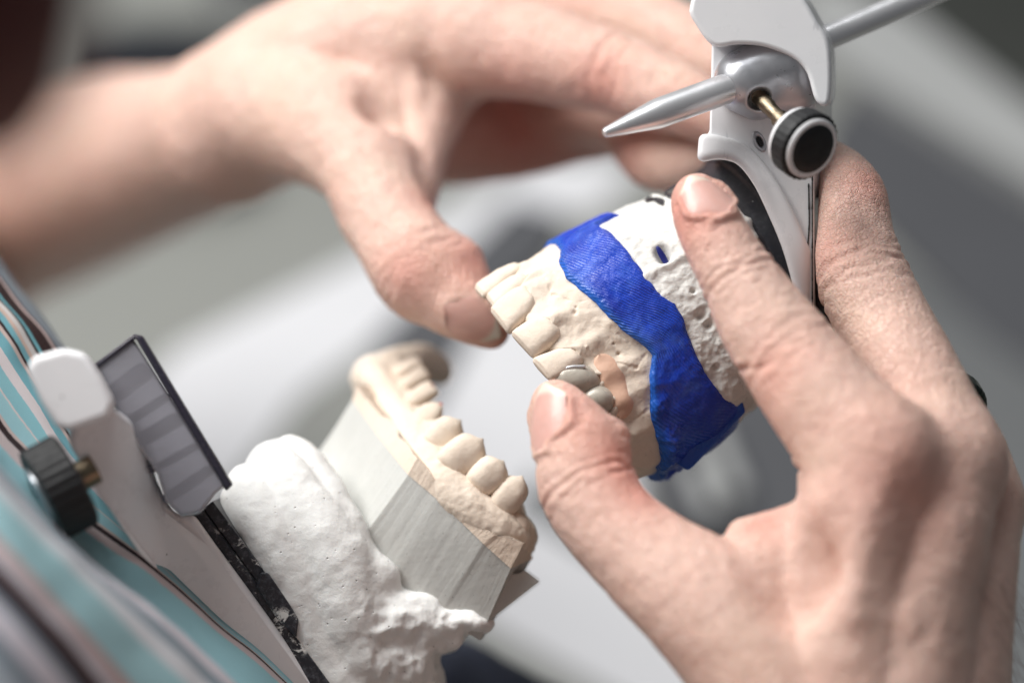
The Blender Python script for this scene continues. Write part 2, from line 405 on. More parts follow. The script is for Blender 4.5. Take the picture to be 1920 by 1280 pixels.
# ------------------------------------------------------------------ camera, light
sc = bpy.context.scene
cam = bpy.data.cameras.new('camera'); co = bpy.data.objects.new('camera', cam); C.objects.link(co); sc.camera = co
cam.lens = LENS; cam.sensor_width = 36; cam.clip_start = 0.01; cam.clip_end = 50
co.matrix_world = Matrix([[RX[0], UY[0], BZ[0], 0], [RX[1], UY[1], BZ[1], 0], [RX[2], UY[2], BZ[2], 0], [0, 0, 0, 1]])
co.location = Vector(to_world([0, 0, D]))
cam.dof.use_dof = True; cam.dof.focus_distance = (D - 0.6) * 0.01; cam.dof.aperture_fstop = 4.1; cam.dof.aperture_blades = 0
w = bpy.data.worlds.new('World'); sc.world = w; w.use_nodes = True
bg = w.node_tree.nodes['Background']; bg.inputs[0].default_value = (0.93, 0.96, 1.0, 1); bg.inputs[1].default_value = 0.12
def area(name, pos, target, size, power, col=(1, 1, 1)):
    l = bpy.data.lights.new(name, 'AREA'); l.shape = 'RECTANGLE'; l.size, l.size_y = size; l.energy = power; l.color = col
    o = bpy.data.objects.new(name, l); C.objects.link(o); p, q = Vector(to_world(pos)), Vector(to_world(target))
    o.location = p; o.rotation_euler = (q - p).to_track_quat('-Z', 'Y').to_euler(); return o
area('bench_lamp', (-42, 56, 22), (0, 0, -3), (0.5, 0.36), 8.0, (1.0, 0.99, 0.965))
area('overhead_fill', (-25, 150, 50), (0, 0, -8), (1.0, 0.8), 9.5, (0.97, 0.985, 1.0))  # added fill light from overhead, no such lamp in view
sc.view_settings.view_transform = 'Standard'; sc.view_settings.look = 'None'; sc.view_settings.exposure = 0.14; sc.view_settings.gamma = 1
sc.cycles.use_denoising = True
sc.cycles.max_bounces = 8
# ------------------------------------------------------------------ bench and what lies blurred on it
def sheet(name, pts, h, mat, label=None, cat=None, thick=0.0005, kind=None, group=None, curl=0.0):
    """flat slab on the bench: outline seen at these picture points, at height h (m)"""
    top = [bench(x, y, h) for x, y in pts]
    v, f = loft(top, [p - np.array([0, 0, thick]) for p in top])
    o = mesh_obj(name, v, f, mat, None, False, world=True)
    return set_props(o, label, cat, group, kind)
gx = np.array([(-1.6, -0.9), (1.6, -0.9), (1.6, 1.5), (-1.6, 1.5)])
v, f = loft([np.array([x, y, 0]) for x, y in gx], [np.array([x, y, -0.03]) for x, y in gx])
set_props(mesh_obj('bench_top', v, f, MAT['bench'], None, False, world=True), kind='structure')
sheet('paper', [(180, 830), (330, 655), (760, 440), (1010, 300), (1210, 300), (1130, 390), (960, 430), (730, 620), (560, 745), (400, 960)], 0.001, MAT['paper'],
      'white paper strip lying diagonally on the bench behind the left thumb', 'paper', 0.0008)
sheet('paper', [(820, 640), (1060, 520), (1300, 840), (1180, 930), (1340, 1150), (1420, 1330), (1220, 1340), (880, 1150), (640, 950)], 0.0015, MAT['paper'],
      'white paper sheet on the bench between the two dental casts', 'paper', 0.001)
sheet('folder', [(700, 640), (960, 375), (1060, 400), (1040, 470), (890, 590), (800, 760), (740, 740)], 0.006, MAT['darkgrey'],
      'dark grey folder edge on the bench behind the upper cast', 'folder', 0.004)
sheet('tool_tray', [(1190, 830), (1290, 740), (1560, 700), (1560, 1000), (1320, 1010), (1240, 960)], 0.012, MAT['darkgrey'],
      'dark grey tray seen through the gap between right thumb and index finger', 'tray', 0.01)
for k, (a, b) in enumerate([((1330, 800), (1385, 930)), ((1300, 870), (1340, 960))]):
    p, q = bench(*a, 0.02), bench(*b, 0.02); v, f = lathe(p, q - p, [(0, 0.0035), (np.linalg.norm(q - p), 0.0035)], 20)
    set_props(mesh_obj('metal_rod', v, f, MAT['lightgrey'], None, True, world=True, sharp=40),
              ['pale blurred rod lying on the dark tray nearer the index finger', 'pale blurred rod lying on the dark tray nearer the right thumb'][k], 'rod', 'rods on the tray')
sheet('bench_mat', [(1000, 890), (1290, 1070), (1270, 1130), (960, 940)], 0.004, MAT['midgrey'], 'grey ruler lying across the white paper below the upper cast', 'ruler', 0.002)
# right: dark mat, pale bar, mid grey sheet toning down the bench
sheet('floor_mat', [(1480, -200), (2200, -260), (2200, 520), (1900, 270), (1680, 60)], 0.002, MAT['floor'], 'dark grey green mat in the top right corner of the bench', 'mat', 0.001)
sheet('bar', [(1560, -40), (1700, 20), (2100, 330), (2100, 440), (1880, 300), (1600, 130), (1480, 20)], 0.015, MAT['lightgrey'], 'pale grey bar along the edge of the dark corner mat', 'bar', 0.012)
sheet('bench_tone_sheet', [(1590, 430), (1900, 660), (2300, 800), (2300, 1600), (1480, 1600), (1480, 900)], 0.0025, MAT['midgrey'], 'mid grey sheet added to darken the bench behind the right hand', 'desk pad', 0.002)  # sheet added to give the bench a darker right side
sheet('case', [(1600, 160), (1760, 240), (2100, 520), (2100, 800), (1840, 620), (1640, 420), (1540, 260)], 0.004, MAT['darkgrey'], 'dark grey sheet standing for a band of shadow right of the articulator', 'case', 0.003)  # flat dark sheet painted in for a band of shadow
sheet('case', [(120, 62), (290, 44), (420, 50), (462, 95), (450, 280), (300, 300), (120, 280)], 0.03, MAT['navy'], 'dark navy case standing blurred behind the left forearm', 'case', 0.028)
p = bench(478, -30, 0.0); v, f = lathe(p, [0, 0, 1], [(0, 0.022), (0.02, 0.024), (0.03, 0.024), (0.03, 0.02), (0.008, 0.018)], 40)
set_props(mesh_obj('metal_cup', v, f, MAT['satin'], None, True, world=True, sharp=40), 'small silver cup at the top edge beside the dark navy case', 'cup')
# ================================================================== upper cast
CP = V(1428, 508, -2.3)
A = nrm(np.array([-0.878, -0.478, 0.175])); Zc = np.array([0, 0, 1.0])
N = nrm(Zc - (Zc @ A) * A); U = np.cross(A, N); U = U if U[1] > 0 else -U
def Rbase(th, s):
    c, d = np.cos(th), np.sin(th)
    t = np.clip(s / 5.0, 0, 1)
    up = np.interp(s, [0, 1.8, 3.4, 5.4], [2.50, 2.62, 2.70, 2.62]); dn = np.interp(s, [0, 1.3, 3.0, 4.2, 5.4], [2.5, 2.42, 2.78, 2.72, 2.5])
    a = np.where(c > 0, up, dn); b = np.interp(s, [0, 1.0, 3.0, 5.4], [2.5, 2.45, 2.5, 2.3])
    e = np.where(c > 0, 2.1, np.interp(s, [0, 1.0, 3.0], [2.0, 2.6, 3.0]))
    return (np.abs(c / a)**e + np.abs(d / b)**e)**(-1 / e)
def surf(th, s, off=0.0, R=None):
    th = np.asarray(th, float); s = np.asarray(s, float)
    r = (Rbase(th, s) if R is None else R) + off
    return CP + s[..., None] * A + (r * np.cos(th))[..., None] * U + (r * np.sin(th))[..., None] * N
def solve(px, py, off=0.0):
    th, s = 1.3, 2.5
    for _ in range(40):
        q = project(surf(th, s, off)); e = np.array([px, py]) - q
        h = 1e-3
        J = np.stack([(project(surf(th + h, s, off)) - q) / h, (project(surf(th, s + h, off)) - q) / h], 1)
        d = np.linalg.lstsq(J, e, rcond=0.01)[0]; d = np.clip(d, -0.3, 0.3); th = np.clip(th + d[0], 0.02, 3.12); s += d[1]
    return float(th), float(s)
def curve_s(pts, off=0.0, ends=None):
    q = sorted(solve(*p, off) for p in pts); th = np.array([a for a, _ in q]); s = np.array([b for _, b in q])
    def f(t):
        t = np.mod(np.asarray(t, float), 2 * np.pi); back = t > np.pi
        m = np.where(back, 2 * np.pi - t, t)
        return np.interp(m, th, s)
    return f
TH = np.concatenate([np.linspace(-0.25, np.pi + 0.25, 420), np.linspace(np.pi + 0.25, 2 * np.pi - 0.25, 60)[1:-1]])
def band(name, lo, hi, off, ns, mat, parent, disp=None, lip=0.35, inset=(0, 0), uvs=None):
    """shell between two wavy levels round the cast axis, rims turned inwards"""
    slo, shi = lo(TH), hi(TH); rows = []
    k = np.linspace(0, 1, ns)
    Vs = []; edge = []
    def row(s, o):
        Vs.append(surf(TH, s, o))
    row(slo, off - lip); 
    for i, q in enumerate(k):
        s = slo + (shi - slo) * q
        r = off - 0.05 * np.exp(-(q / 0.04)**2) * 1.0 - 0.05 * np.exp(-((1 - q) / 0.04)**2)
        o = r + (disp(TH, s, q) if disp is not None else 0)
        row(s, o)
    row(shi, off - lip)
    nt = len(TH); v = np.concatenate(Vs); f = grid_faces(len(Vs), nt, True)
    q = np.concatenate([[0], k, [1]]); q = np.repeat(q, nt)
    if (surf(np.array(1.5), np.array(2.0)) - CP) @ N > 0:
        f = f[:, ::-1]
    ua = np.repeat(np.concatenate([[0], k, [1]]), nt) * 1.35; ub = np.tile(TH * 2.6, len(Vs)); uv = np.stack([.855 * ua + .525 * ub, -.525 * ua + .855 * ub], 1)
    ed = np.exp(-((1 - q) / 0.10)**2) * 0.8
    return mesh_obj(name, v, f, mat, parent, True, {'edge': ed, 'mark': np.zeros(len(v))}, uv)
cast = root('dental_cast', CP, 'beige upper dental cast with broad blue band and white plaster, held between the hands', 'dental cast')
s_plate = curve_s([(1312, 300), (1345, 345), (1372, 372), (1392, 395), (1402, 402), (1424, 440), (1408, 462), (1440, 505), (1470, 560), (1500, 640), (1520, 700)])
s_blue = curve_s([(1152, 376), (1130, 392), (1123, 408), (1148, 440), (1195, 500), (1213, 520), (1235, 545), (1265, 570), (1290, 622), (1305, 660), (1322, 695), (1350, 738), (1388, 768)])
s_beige = curve_s([(1018, 432), (1040, 452), (1052, 470), (1050, 492), (1064, 520), (1104, 556), (1140, 595), (1165, 614), (1200, 640), (1221, 668), (1216, 705), (1218, 745), (1224, 790), (1238, 830), (1236, 870), (1226, 903)])
def P3(th, s, q): 
    return surf(th, s)
def d_rough(th, s, q):
    p = surf(th, s); o = 0.05 * fbm(p, 1.3, 3, 3) + 0.022 * fbm(p, 6, 3, 5)
    lower = sstep((th - 1.45) / 0.3) * (th < np.pi + 0.3)
    o += lower * (0.035 * fbm(p, 2.6, 4, 9) - 0.04 * np.maximum(fbm(p, 3.0, 2, 21) - 0.4, 0))
    for px, py, r, dp in PITS:
        c = PC[(px, py)]; o -= dp * np.exp(-(((p - c)**2).sum(-1) / r**2)**1.5)
    o += 0.10 * np.exp(-((th - 1.12) / 0.05)**2)          # ridge between the flat top facet and the side
    return o
PITS = [(1240, 468, 0.15, 0.22), (1245, 480, 0.14, 0.2), (1316, 590, 0.12, 0.15), (1330, 610, 0.1, 0.15), (1345, 690, 0.07, 0.12), (1300, 545, 0.06, 0.1), (1150, 415, 0.04, 0.08)]
PC = {}
for px, py, r, dp in PITS: PC[(px, py)] = surf(*solve(px, py))
band('mounting_plaster', s_plate, lambda t: s_blue(t) + 0.12, -0.03, 90, MAT['rough'], cast, d_rough)
th0, s0 = solve(1242, 474)
ce = surf(th0, s0, -0.16); v, f = [], None
FF = Field(); dirl = nrm(surf(*solve(1255, 492)) - surf(*solve(1228, 456))); FF.ell(ce, (0.24, 0.07, 0.06), 0.1, np.stack([dirl, nrm(np.cross(N, dirl)), N])); v, f = FF.mesh(0.02)
mesh_obj('pit', v, f, MAT['bluedark'], cast)
def d_blue(th, s, q):
    p = surf(th, s)
    o = 0.03 * fbm(p, 1.6, 3, 31) + 0.006 * fbm(p, 8, 3, 33)
    low = sstep((th - 1.9) / 0.4)
    o += sstep((q - 0.55) / 0.3) * (0.025 + low * 0.17 * np.maximum(fbm(p, 2.4, 3, 37), -0.25))
    return o
band('blue_band', lambda t: s_blue(t) + 0.03 * fbm(np.stack([t * 7, t * 0, t * 0], -1), 1, 2, 301), lambda t: s_beige(t) + 0.035 * fbm(np.stack([t * 6, t * 0, t * 0], -1), 1, 3, 302), 0.05, 80, MAT['blue'], cast, d_blue, 0.3)
# flared flat end of the band
fl = [(1268, 868), (1290, 882), (1300, 874), (1398, 772), (1392, 752), (1360, 745), (1300, 800)]
v, f = loft([V(x, y, -0.15) for x, y in fl], [V(x, y, -2.6) for x, y in fl])
bevel(mesh_obj('band_flange', v, f, MAT['blue'], cast, True, {'edge': np.full(len(v), .5)}, np.zeros((len(v), 2)), sharp=40), 0.05, 2)
FL = Field(); 
for x, y, r in ((1352, 802, .08), (1342, 810, .06), (1362, 796, .06), (1388, 752, .14), (1375, 762, .1), (1395, 745, .12), (1382, 742, .1)): FL.ell(V(x, y, -0.52 + 0.1 * (y < 780)), (r, r * 0.8, 0.08), 0.08)
v, f = FL.mesh(0.025); v += 0.03 * np.stack([fbm(v, 9, 2, k) for k in range(3)], 1); mesh_obj('plaster_crumb', v, f, MAT['rough'], cast)
# gum with root bulges and scalloped margin
MARG = [((975, 500), (897, 526)), ((994, 520), (913, 556)), ((988, 548), (930, 588)), ((1030, 604), (972, 636)), ((1078, 658), (1022, 690)), ((1128, 706), (1060, 735)), ((1152, 752), (1098, 775)), ((1180, 820), (1120, 860)), ((1205, 880), (1150, 920))]
mth = np.array([solve(*m)[0] for m, _ in MARG]); ms = np.array([solve(*m)[1] for m, _ in MARG])
def s_marg(th):
    base = np.interp(th, np.sort(mth), ms[np.argsort(mth)])
    d = np.min(np.abs(th[:, None] - mth[None]), 1)
    return base - 0.05 + 0.36 * sstep(d / 0.12)
def d_gum(th, s, q):
    p = surf(th, s); o = 0.055 * fbm(p, 1.5, 3, 41) + 0.006 * fbm(p, 7, 4, 43)
    sm = s_marg(np.where(th > np.pi, 2 * np.pi - th, np.maximum(th, 0)))
    for m in mth:
        o += (0.13 * np.exp(-((th - m) / 0.10)**2) - 0.03 * np.exp(-((th - m - 0.14) / 0.05)**2)) * np.exp(-np.maximum(sm - s, 0) / 0.55)
    x = (s - sm) / 0.24
    o -= 0.55 * sstep(x)
    o -= 0.03 * np.exp(-((s - sm - 0.02) / 0.06)**2)
    for c, r, dp in GP: o -= dp * np.exp(-((p - c)**2).sum(-1) / r**2)
    # thin chip lines running over the plaster
    for a, b, dp in SCR:
        ab = b - a; t = np.clip(((p - a) @ ab) / (ab @ ab), 0, 1); dd = np.linalg.norm(p - a - t[:, None] * ab, axis=1) + 0.05 * fbm(p, 6, 2, 47)
        o -= dp * sstep(0.5 - dd / 0.08)
    return o
GP = [(surf(*solve(x, y)), r, d) for x, y, r, d in ((1162, 663, 0.04, 0.06), (1152, 643, 0.025, 0.05), (1078, 585, 0.05, 0.06), (1080, 575, 0.03, 0.04), (1100, 650, 0.03, -0.03), (1035, 510, 0.02, 0.03))]
SCR = [(surf(*solve(*a)), surf(*solve(*b)), d) for a, b, d in (((1020, 470), (1015, 505), .03), ((1015, 505), (1030, 540), .03), ((1035, 548), (1080, 566), .035), ((1080, 566), (1105, 560), .03), ((1160, 680), (1195, 690), .02), ((1195, 690), (1212, 665), .02), ((1165, 770), (1205, 745), .02), ((1175, 800), (1215, 770), .02), ((1180, 640), (1160, 625), .02))]
band('gum', lambda t: s_beige(t) - 0.3, lambda t: s_marg(np.where(np.mod(t, 2*np.pi) > np.pi, 2 * np.pi - np.mod(t, 2*np.pi), np.mod(t, 2*np.pi))) + 0.22 - 0.9 * np.clip(-np.sin(t) * 2, 0, 1), -0.06, 120, MAT['beige'], cast, d_gum, 0.5)
cap = surf(TH, 3.75 - 0.5 * np.clip(-np.sin(TH) * 2, 0, 1), -0.55)
v, f = loft(list(cap), list(cap - 0.4 * A)); mesh_obj('palate', v, f, MAT['beige'], cast, False, {'mark': np.zeros(len(v))})
def tooth(name, m, tip, o, wd, dp, kind, parent, mat, seed=0, red=None, n=40, rows=34, tv=None):
    """m: gum margin point on the visible face, tip: end of the crown, o: outward direction"""
    ax = tip - m; h = np.linalg.norm(ax); ax = ax / h; o = nrm(o - (o @ ax) * ax); t = np.cross(ax, o)
    if tv is not None:
        t = tv if tv @ t > 0 else -tv; o = nrm(np.cross(t, ax)); t = nrm(np.cross(ax, o)) * 0.3 + t * 0.7
    th = np.linspace(0, 2 * np.pi, n, endpoint=False); vs = []
    ks = np.concatenate([np.linspace(-0.45, 0.85, rows - 12), 0.85 + 0.15 * np.sin(np.linspace(0, 1, 13)[1:] * np.pi / 2)])
    for k in ks:
        if kind == 'incisor':
            wx = wd * np.interp(k, [-0.45, -0.05, 0.06, 0.25, 0.8, 0.95, 1], [0.24, 0.33, 0.40, 0.465, 0.50, 0.485, 0.41]); dz = dp * np.interp(k, [-0.45, 0, 0.4, 0.8, 0.94, 1], [0.5, 0.5, 0.46, 0.34, 0.27, 0.12])
        elif kind == 'canine':
            wx = wd * np.interp(k, [-0.45, 0, 0.3, 0.6, 0.85, 1], [0.34, 0.44, 0.5, 0.47, 0.27, 0.05]); dz = dp * np.interp(k, [-0.45, 0, 0.3, 0.8, 1], [0.5, 0.5, 0.48, 0.28, 0.06])
        else:
            wx = wd * np.interp(k, [-0.45, 0, 0.3, 0.6, 0.8, 0.92, 1], [0.38, 0.48, 0.545, 0.545, 0.49, 0.36, 0.12]); dz = dp * np.interp(k, [-0.45, 0, 0.3, 0.6, 0.85, 0.95, 1], [0.42, 0.47, 0.5, 0.5, 0.40, 0.26, 0.04])
        e = 2 / 2.6
        x = np.sign(np.cos(th)) * np.abs(np.cos(th))**e * wx; z = np.sign(np.sin(th)) * np.abs(np.sin(th))**e * dz
        face = 0.05 + 0.05 * dp * math.sin(max(min(k, 1), 0) * math.pi)      # belly of the crown
        zo = z - dp * 0.5 + face + (0.5 * dp - np.interp(k, [0, 1], [0.5, 0.40]) * dp) * (1 if kind != 'incisor' else 0.6)
        if kind == 'premolar': k = k + 0.07 * max(0, (k - 0.5) * 2) * (1 - np.abs(np.cos(th))**1.0 * 1.6)
        zo = zo - 0.9 * np.maximum(0.0, 0.03 - k)
        vs.append(m + ax * (np.asarray(k)[..., None] * h if np.ndim(k) else k * h) + x[:, None] * t + zo[:, None] * o)
    v = np.concatenate(vs)
    v += (0.018 * fbm(v, 2.4, 3, seed + 60) + 0.005 * fbm(v, 9, 3, seed + 61))[:, None] * o + (0.014 * fbm(v, 2.0, 2, seed + 62))[:, None] * t
    f = [list(q)[::-1] for q in grid_faces(len(ks), n, True)]
    f.append([(len(ks) - 1) * n + k for k in range(n)][::-1]); f.append(list(range(n)))
    mk = np.zeros(len(v))
    if red is not None:
        mk = np.exp(-(((v - (tip + red[0] * t + red[1] * o + red[2] * ax))**2).sum(1) / red[3]**2)**2)
    ob = mesh_obj(name, v, f, mat, parent, True, {'mark': mk})
    return ob
# (margin, tip, width, depth, kind)
TU = [((972, 498), (893, 527), .66, .5, 'incisor'), ((984, 520), (905, 552), .72, .55, 'incisor'), ((992, 550), (932, 591), .86, .6, 'incisor'),
      ((1034, 606), (972, 641), .96, .65, 'incisor'), ((1080, 662), (1020, 683), .66, .6, 'incisor')]
EDG = [(888, 527), (903, 545), (918, 567), (951, 617), (999, 664), (1038, 702)]
PM = [surf(*solve(*tu[0]), 0.04) for tu in TU]; zt = [p[2] + 0.17 for p in PM]
ze = [zt[0] - .15] + [(zt[i] + zt[i + 1]) / 2 for i in range(4)] + [zt[4] + .12]
EP = [V(x, y, z) for (x, y), z in zip(EDG, ze)]
for i, (m, q, wd, dp, kd) in enumerate(TU):
    th, s = solve(*m); o = math.cos(th) * U + math.sin(th) * N
    e = EP[i + 1] - EP[i]; tip = (EP[i] + EP[i + 1]) / 2 + A * (0.03, -0.03, 0.03, -0.01, 0.05)[i]
    tooth('tooth', PM[i], tip, o, np.linalg.norm(e) * 1.0, dp, kd, cast, MAT['beige'], i, tv=nrm(e))
# porcelain crowns
for i, (c, hl, wd, tp) in enumerate([((1084, 711), 0.5, 0.62, ((1130, 717), (1036, 704))), ((1124, 748), 0.36, 0.54, ((1156, 753), (1092, 743)))]):
    th, s = solve(*c); p = surf(th, s, 0.0); a1, a2 = V(*tp[0], p[2] - 0.05), V(*tp[1], p[2] + 0.1)
    ax = nrm(a2 - a1); o = nrm(N - (N @ ax) * ax); t = np.cross(ax, o); FF = Field()
    L = np.linalg.norm(a2 - a1) / 2; mid = (a1 + a2) / 2 - 0.20 * o
    FF.ell(mid, (L, wd / 2, 0.36), 0.2, np.stack([ax, t, o])); FF.ell(mid + ax * L * 0.1, (L * 0.8, wd * 0.47, 0.34), 0.25, np.stack([ax, t, o]))
    v, f = FF.mesh(0.022); v += (0.008 * fbm(v, 4, 2, 90 + i))[:, None] * o
    ob = mesh_obj('crown', v, f, MAT['crown'], cast)
    if i == 0: ob['label'] = 'grey ceramic crown nearest the neighbouring beige tooth'
# polished metal edge of the larger crown
q = catmull([V(1038, 707, PM[4][2] + .06), V(1050, 695, PM[4][2] + .12), V(1070, 688, PM[4][2] + .15), V(1096, 687, PM[4][2] + .10)], 24); FF = Field()
for k in range(23): FF.cone(q[k], q[k + 1], .032, .032, .02)
v, f = FF.mesh(.014); mesh_obj('metal_edge', v, f, MAT['steel'], cast)
# pink wax
wl = [(1124, 664, .22), (1136, 688, .30), (1150, 714, .28), (1162, 742, .24), (1168, 765, .24), (1162, 784, .22)]
vs = []; WQ = catmull(np.array(wl, float), 40)
for k, (x, y, r) in enumerate(WQ):
    d = WQ[min(k + 1, 39)] - WQ[max(k - 1, 0)]; nx, ny = nrm(np.array([-d[1], d[0]]))
    r = r * math.sqrt(max(0.02, 1 - (2 * k / 39 - 1)**6)) * (1 + 0.08 * math.sin(k * 0.5))
    th, s = solve(x, y); of0 = np.mean([d_gum(np.array([th + a_]), np.array([s + b_]), None)[0] for a_ in (-.05, 0, .05) for b_ in (-.08, 0, .08)]) - 0.06
    for j in np.linspace(-1, 1, 13):
        th, s = solve(x + nx * r * 90 * j, y + ny * r * 90 * j)
        p = surf(np.array([th]), np.array([s]))[0]
        of = d_gum(np.array([th]), np.array([s]), None)[0] - 0.06
        of = 0.75 * max(of0, -0.2) + 0.25 * max(of, -0.2)
        vs.append(surf(th, s, of + 0.05 - 0.10 * abs(j)**2.5))
mesh_obj('gum_wax', np.array(vs), grid_faces(40, 13), MAT['wax'], cast)
# handwriting on the flat top facet of the mounting plaster
def ink(strokes, parent):
    for pts, wd in strokes:
        Q = catmull(np.array(pts, float), 14); vs = []
        for k in range(14):
            d = Q[min(k + 1, 13)] - Q[max(k - 1, 0)]; n = nrm(np.array([-d[1], d[0]]))
            for j in (-1, 1):
                w_ = wd * (0.75 + 0.25 * math.sin(k * 0.7))
                th, s = solve(*(Q[k] + n * w_ * j)); of = d_rough(np.array([th]), np.array([s]), None)[0] - 0.03
                vs.append(surf(th, s, of + 0.035))
        mesh_obj('ink_mark', np.array(vs), grid_faces(14, 2), MAT['ink'], parent, True)
ink([([(1206, 371), (1224, 372), (1244, 376)], 5.5), ([(1246, 362), (1260, 353), (1273, 348), (1278, 355), (1268, 363), (1254, 366), (1246, 362)], 3.0)], cast)
# mounting plate
def ringplate(name, c, prof, mat, par):
    v, f = lathe(c, -A, prof, 96); return mesh_obj(name, v, f, mat, par, True, sharp=35)
ringplate('mounting_plate', CP + 0.35 * A, [(0, 2.3), (0.02, 2.50), (0.06, 2.56), (0.42, 2.60), (0.48, 2.68), (0.92, 2.68), (0.98, 2.60), (1.0, 2.3)], MAT['plate_clean'], cast)
# ================================================================== upper articulator frame
fr = root('articulator', V(1440, 300, -0.5), 'white enamelled upper articulator arm with pointed steel pin and black knob', 'articulator')
F0 = [(1335, 60), (1332, 180), (1330, 248), (1314, 262), (1312, 300), (1349, 297), (1391, 307), (1427, 349), (1455, 405), (1478, 462), (1495, 518), (1508, 571), (1518, 604), (1527, 604), (1527, 470), (1526, 330), (1526, 60)]
B0 = [(1350, 60), (1347, 180), (1345, 248), (1332, 262), (1330, 300), (1362, 300), (1403, 310), (1439, 352), (1467, 408), (1490, 465), (1507, 520), (1517, 571), (1530, 600), (1540, 588), (1536, 500), (1558, 400), (1560, 60)]
v, f = loft([V(x, y, 0.35) for x, y in F0], [V(x, y, -1.6) for x, y in B0])
bevel(mesh_obj('frame_plate', v, f, MAT['paint'], fr, True, sharp=40), 0.07, 3)
rim = catmull([V(1320, 262, 0.35), V(1350, 266, 0.38), V(1398, 284, 0.42), V(1440, 334, 0.45), V(1475, 395, 0.45), V(1500, 452, 0.4), V(1510, 478, 0.3)], 60)
FR = Field()
for i in range(59): FR.cone(rim[i], rim[i + 1], 0.085, 0.085, 0.05)
lowr = catmull([V(1317, 294, 0.42), V(1349, 289, 0.5), V(1388, 300, 0.5), V(1422, 342, 0.5), V(1450, 400, 0.46), V(1474, 458, 0.43), V(1491, 514, 0.4), V(1502, 565, 0.34), V(1508, 590, 0.3)], 60)
for i in range(59):
    for q in np.linspace(0, 1, 9): 
        a = rim[i] * (1 - q) + lowr[i] * q; b = rim[i + 1] * (1 - q) + lowr[i + 1] * q; FR.cone(a, b, 0.09, 0.09, 0.06)
v, f = FR.mesh(0.035, 4); mesh_obj('flange', v, f, MAT['paint'], fr)
T0 = [(1292, 22), (1300, 40), (1336, 86), (1384, 84), (1432, 88), (1484, 108), (1512, 136), (1530, 190), (1556, 190), (1556, 88), (1532, 40), (1502, -6), (1440, -60), (1330, -60), (1300, -10)]
T0 = catmull(np.array(T0 + T0[:1], float), 70)[:-1]
v, f = loft([V(x, y, 1.25) for x, y in T0], [V(x + 8, y - 4, -1.3) for x, y in T0])
bevel(mesh_obj('top_block', v, f, MAT['paint'], fr, True, sharp=50), 0.16, 5, 50)
BF = Field(); BF.cone(V(1396, 148, 0.55), V(1470, 120, 0.4), 0.62, 0.75, 0.3).cone(V(1398, 165, 0.55), V(1420, 185, 0.45), 0.5, 0.45, 0.3).ell(V(1480, 150, 0.2), (0.7, 0.75, 0.6), 0.3)
pa = V(1380, 160, 0.75); pb = V(1132, 250, 2.0); pd = nrm(pb - pa)
BF.ell(V(1424, 188, 1.0), (0.24, 0.24, 0.3), 0.05, cut=True)
v, f = BF.mesh(0.035, 4); mesh_obj('boss', v, f, MAT['satin'], fr)
L = np.linalg.norm(pb - pa)
v, f = lathe(pa - pd * 0.6, pd, [(0, 0.31), (0.6, 0.315), (L * 0.58 + 0.6, 0.31), (L * 0.62 + 0.6, 0.30), (L * 0.97 + 0.6, 0.105), (L + 0.57, 0.09), (L + 0.6, 0.06)], 64); mesh_obj('pin', v, f, MAT['steel'], fr, True, sharp=30)
v, f = lathe(pa - pd * 0.08, pd, [(0, 0.40), (0.06, 0.40), (0.10, 0.345)], 48); mesh_obj('pin_collar', v, f, MAT['black'], fr, True, sharp=30)
ra, rb = V(1500, 92, -0.6), V(1800, -36, -2.0); v, f = lathe(ra, rb - ra, [(0, 0.27), (np.linalg.norm(rb - ra), 0.27)], 48); mesh_obj('rod', v, f, MAT['steel'], fr, True, sharp=40)
sa, sb = V(1420, 178, 0.7), V(1500, 264, 2.0); sd = nrm(sb - sa); v, f = lathe(sa, sd, [(0, 0.17), (0.5, 0.165), (0.55, 0.15), (0.9, 0.15), (0.95, 0.19), (np.linalg.norm(sb - sa), 0.19)], 32); mesh_obj('screw', v, f, MAT['brass'], fr, True, sharp=30)
kd = nrm([0.54, -0.42, 0.72]); kc = V(1502, 266, 2.0)
v, f = lathe(kc - kd * 0.26, kd, [(0, 0.3), (0.0, 0.62), (0.04, 0.655), (0.12, 0.655), (0.14, 0.6)], 72); kn = mesh_obj('knob', v, f, MAT['paint'], fr, True, sharp=35)
pr = [(-0.12, 0.60), (-0.10, 0.70), (0.28, 0.71), (0.32, 0.66)]
v, f = lathe(kc, kd, pr, 120)
vv = v - kc; t = vv @ kd; rr = vv - t[:, None] * kd; an = np.arange(len(v)) % 120; s_ = 1 + 0.012 * np.where(an % 4 < 2, 1, -1) * ((t > 0.01) & (t < 0.30)); v = kc + t[:, None] * kd + rr * s_[:, None]
mesh_obj('knurled_ring', v, f, MAT['black'], fr, True, sharp=35)
v, f = lathe(kc + kd * 0.30, kd, [(0, 0.5), (0.0, 0.63), (0.06, 0.63), (0.09, 0.60), (0.09, 0.50)], 72); mesh_obj('knob_lip', v, f, MAT['paint'], fr, True, sharp=35)
v, f = lathe(kc + kd * 0.32, kd, [(0, 0.3), (0.0, 0.52), (0.07, 0.52), (0.10, 0.49), (0.12, 0.3), (0.125, 0.02)], 72); mesh_obj('knob_cap', v, f, MAT['black'], fr, True, sharp=40)
xc = V(1424, 266, 0.36); xd = nrm([0.25, 0.05, 0.95])
AXX = np.stack([nrm([0.42, -0.8, 0]), nrm([0.8, 0.42, -0.2]), xd])
FS = Field(); FS.ell(xc, (0.24, 0.13, 0.06), 0.05, AXX).ell(xc + xd * 0.06, (0.17, 0.08, 0.07), 0.02, AXX, True); v, f = FS.mesh(0.015); mesh_obj('set_screw', v, f, MAT['satin'], fr)
FS = Field(); FS.ell(xc + xd * 0.02, (0.12, 0.055, 0.03), 0.02, AXX); v, f = FS.mesh(0.012); mesh_obj('screw_socket', v, f, MAT['black'], fr)
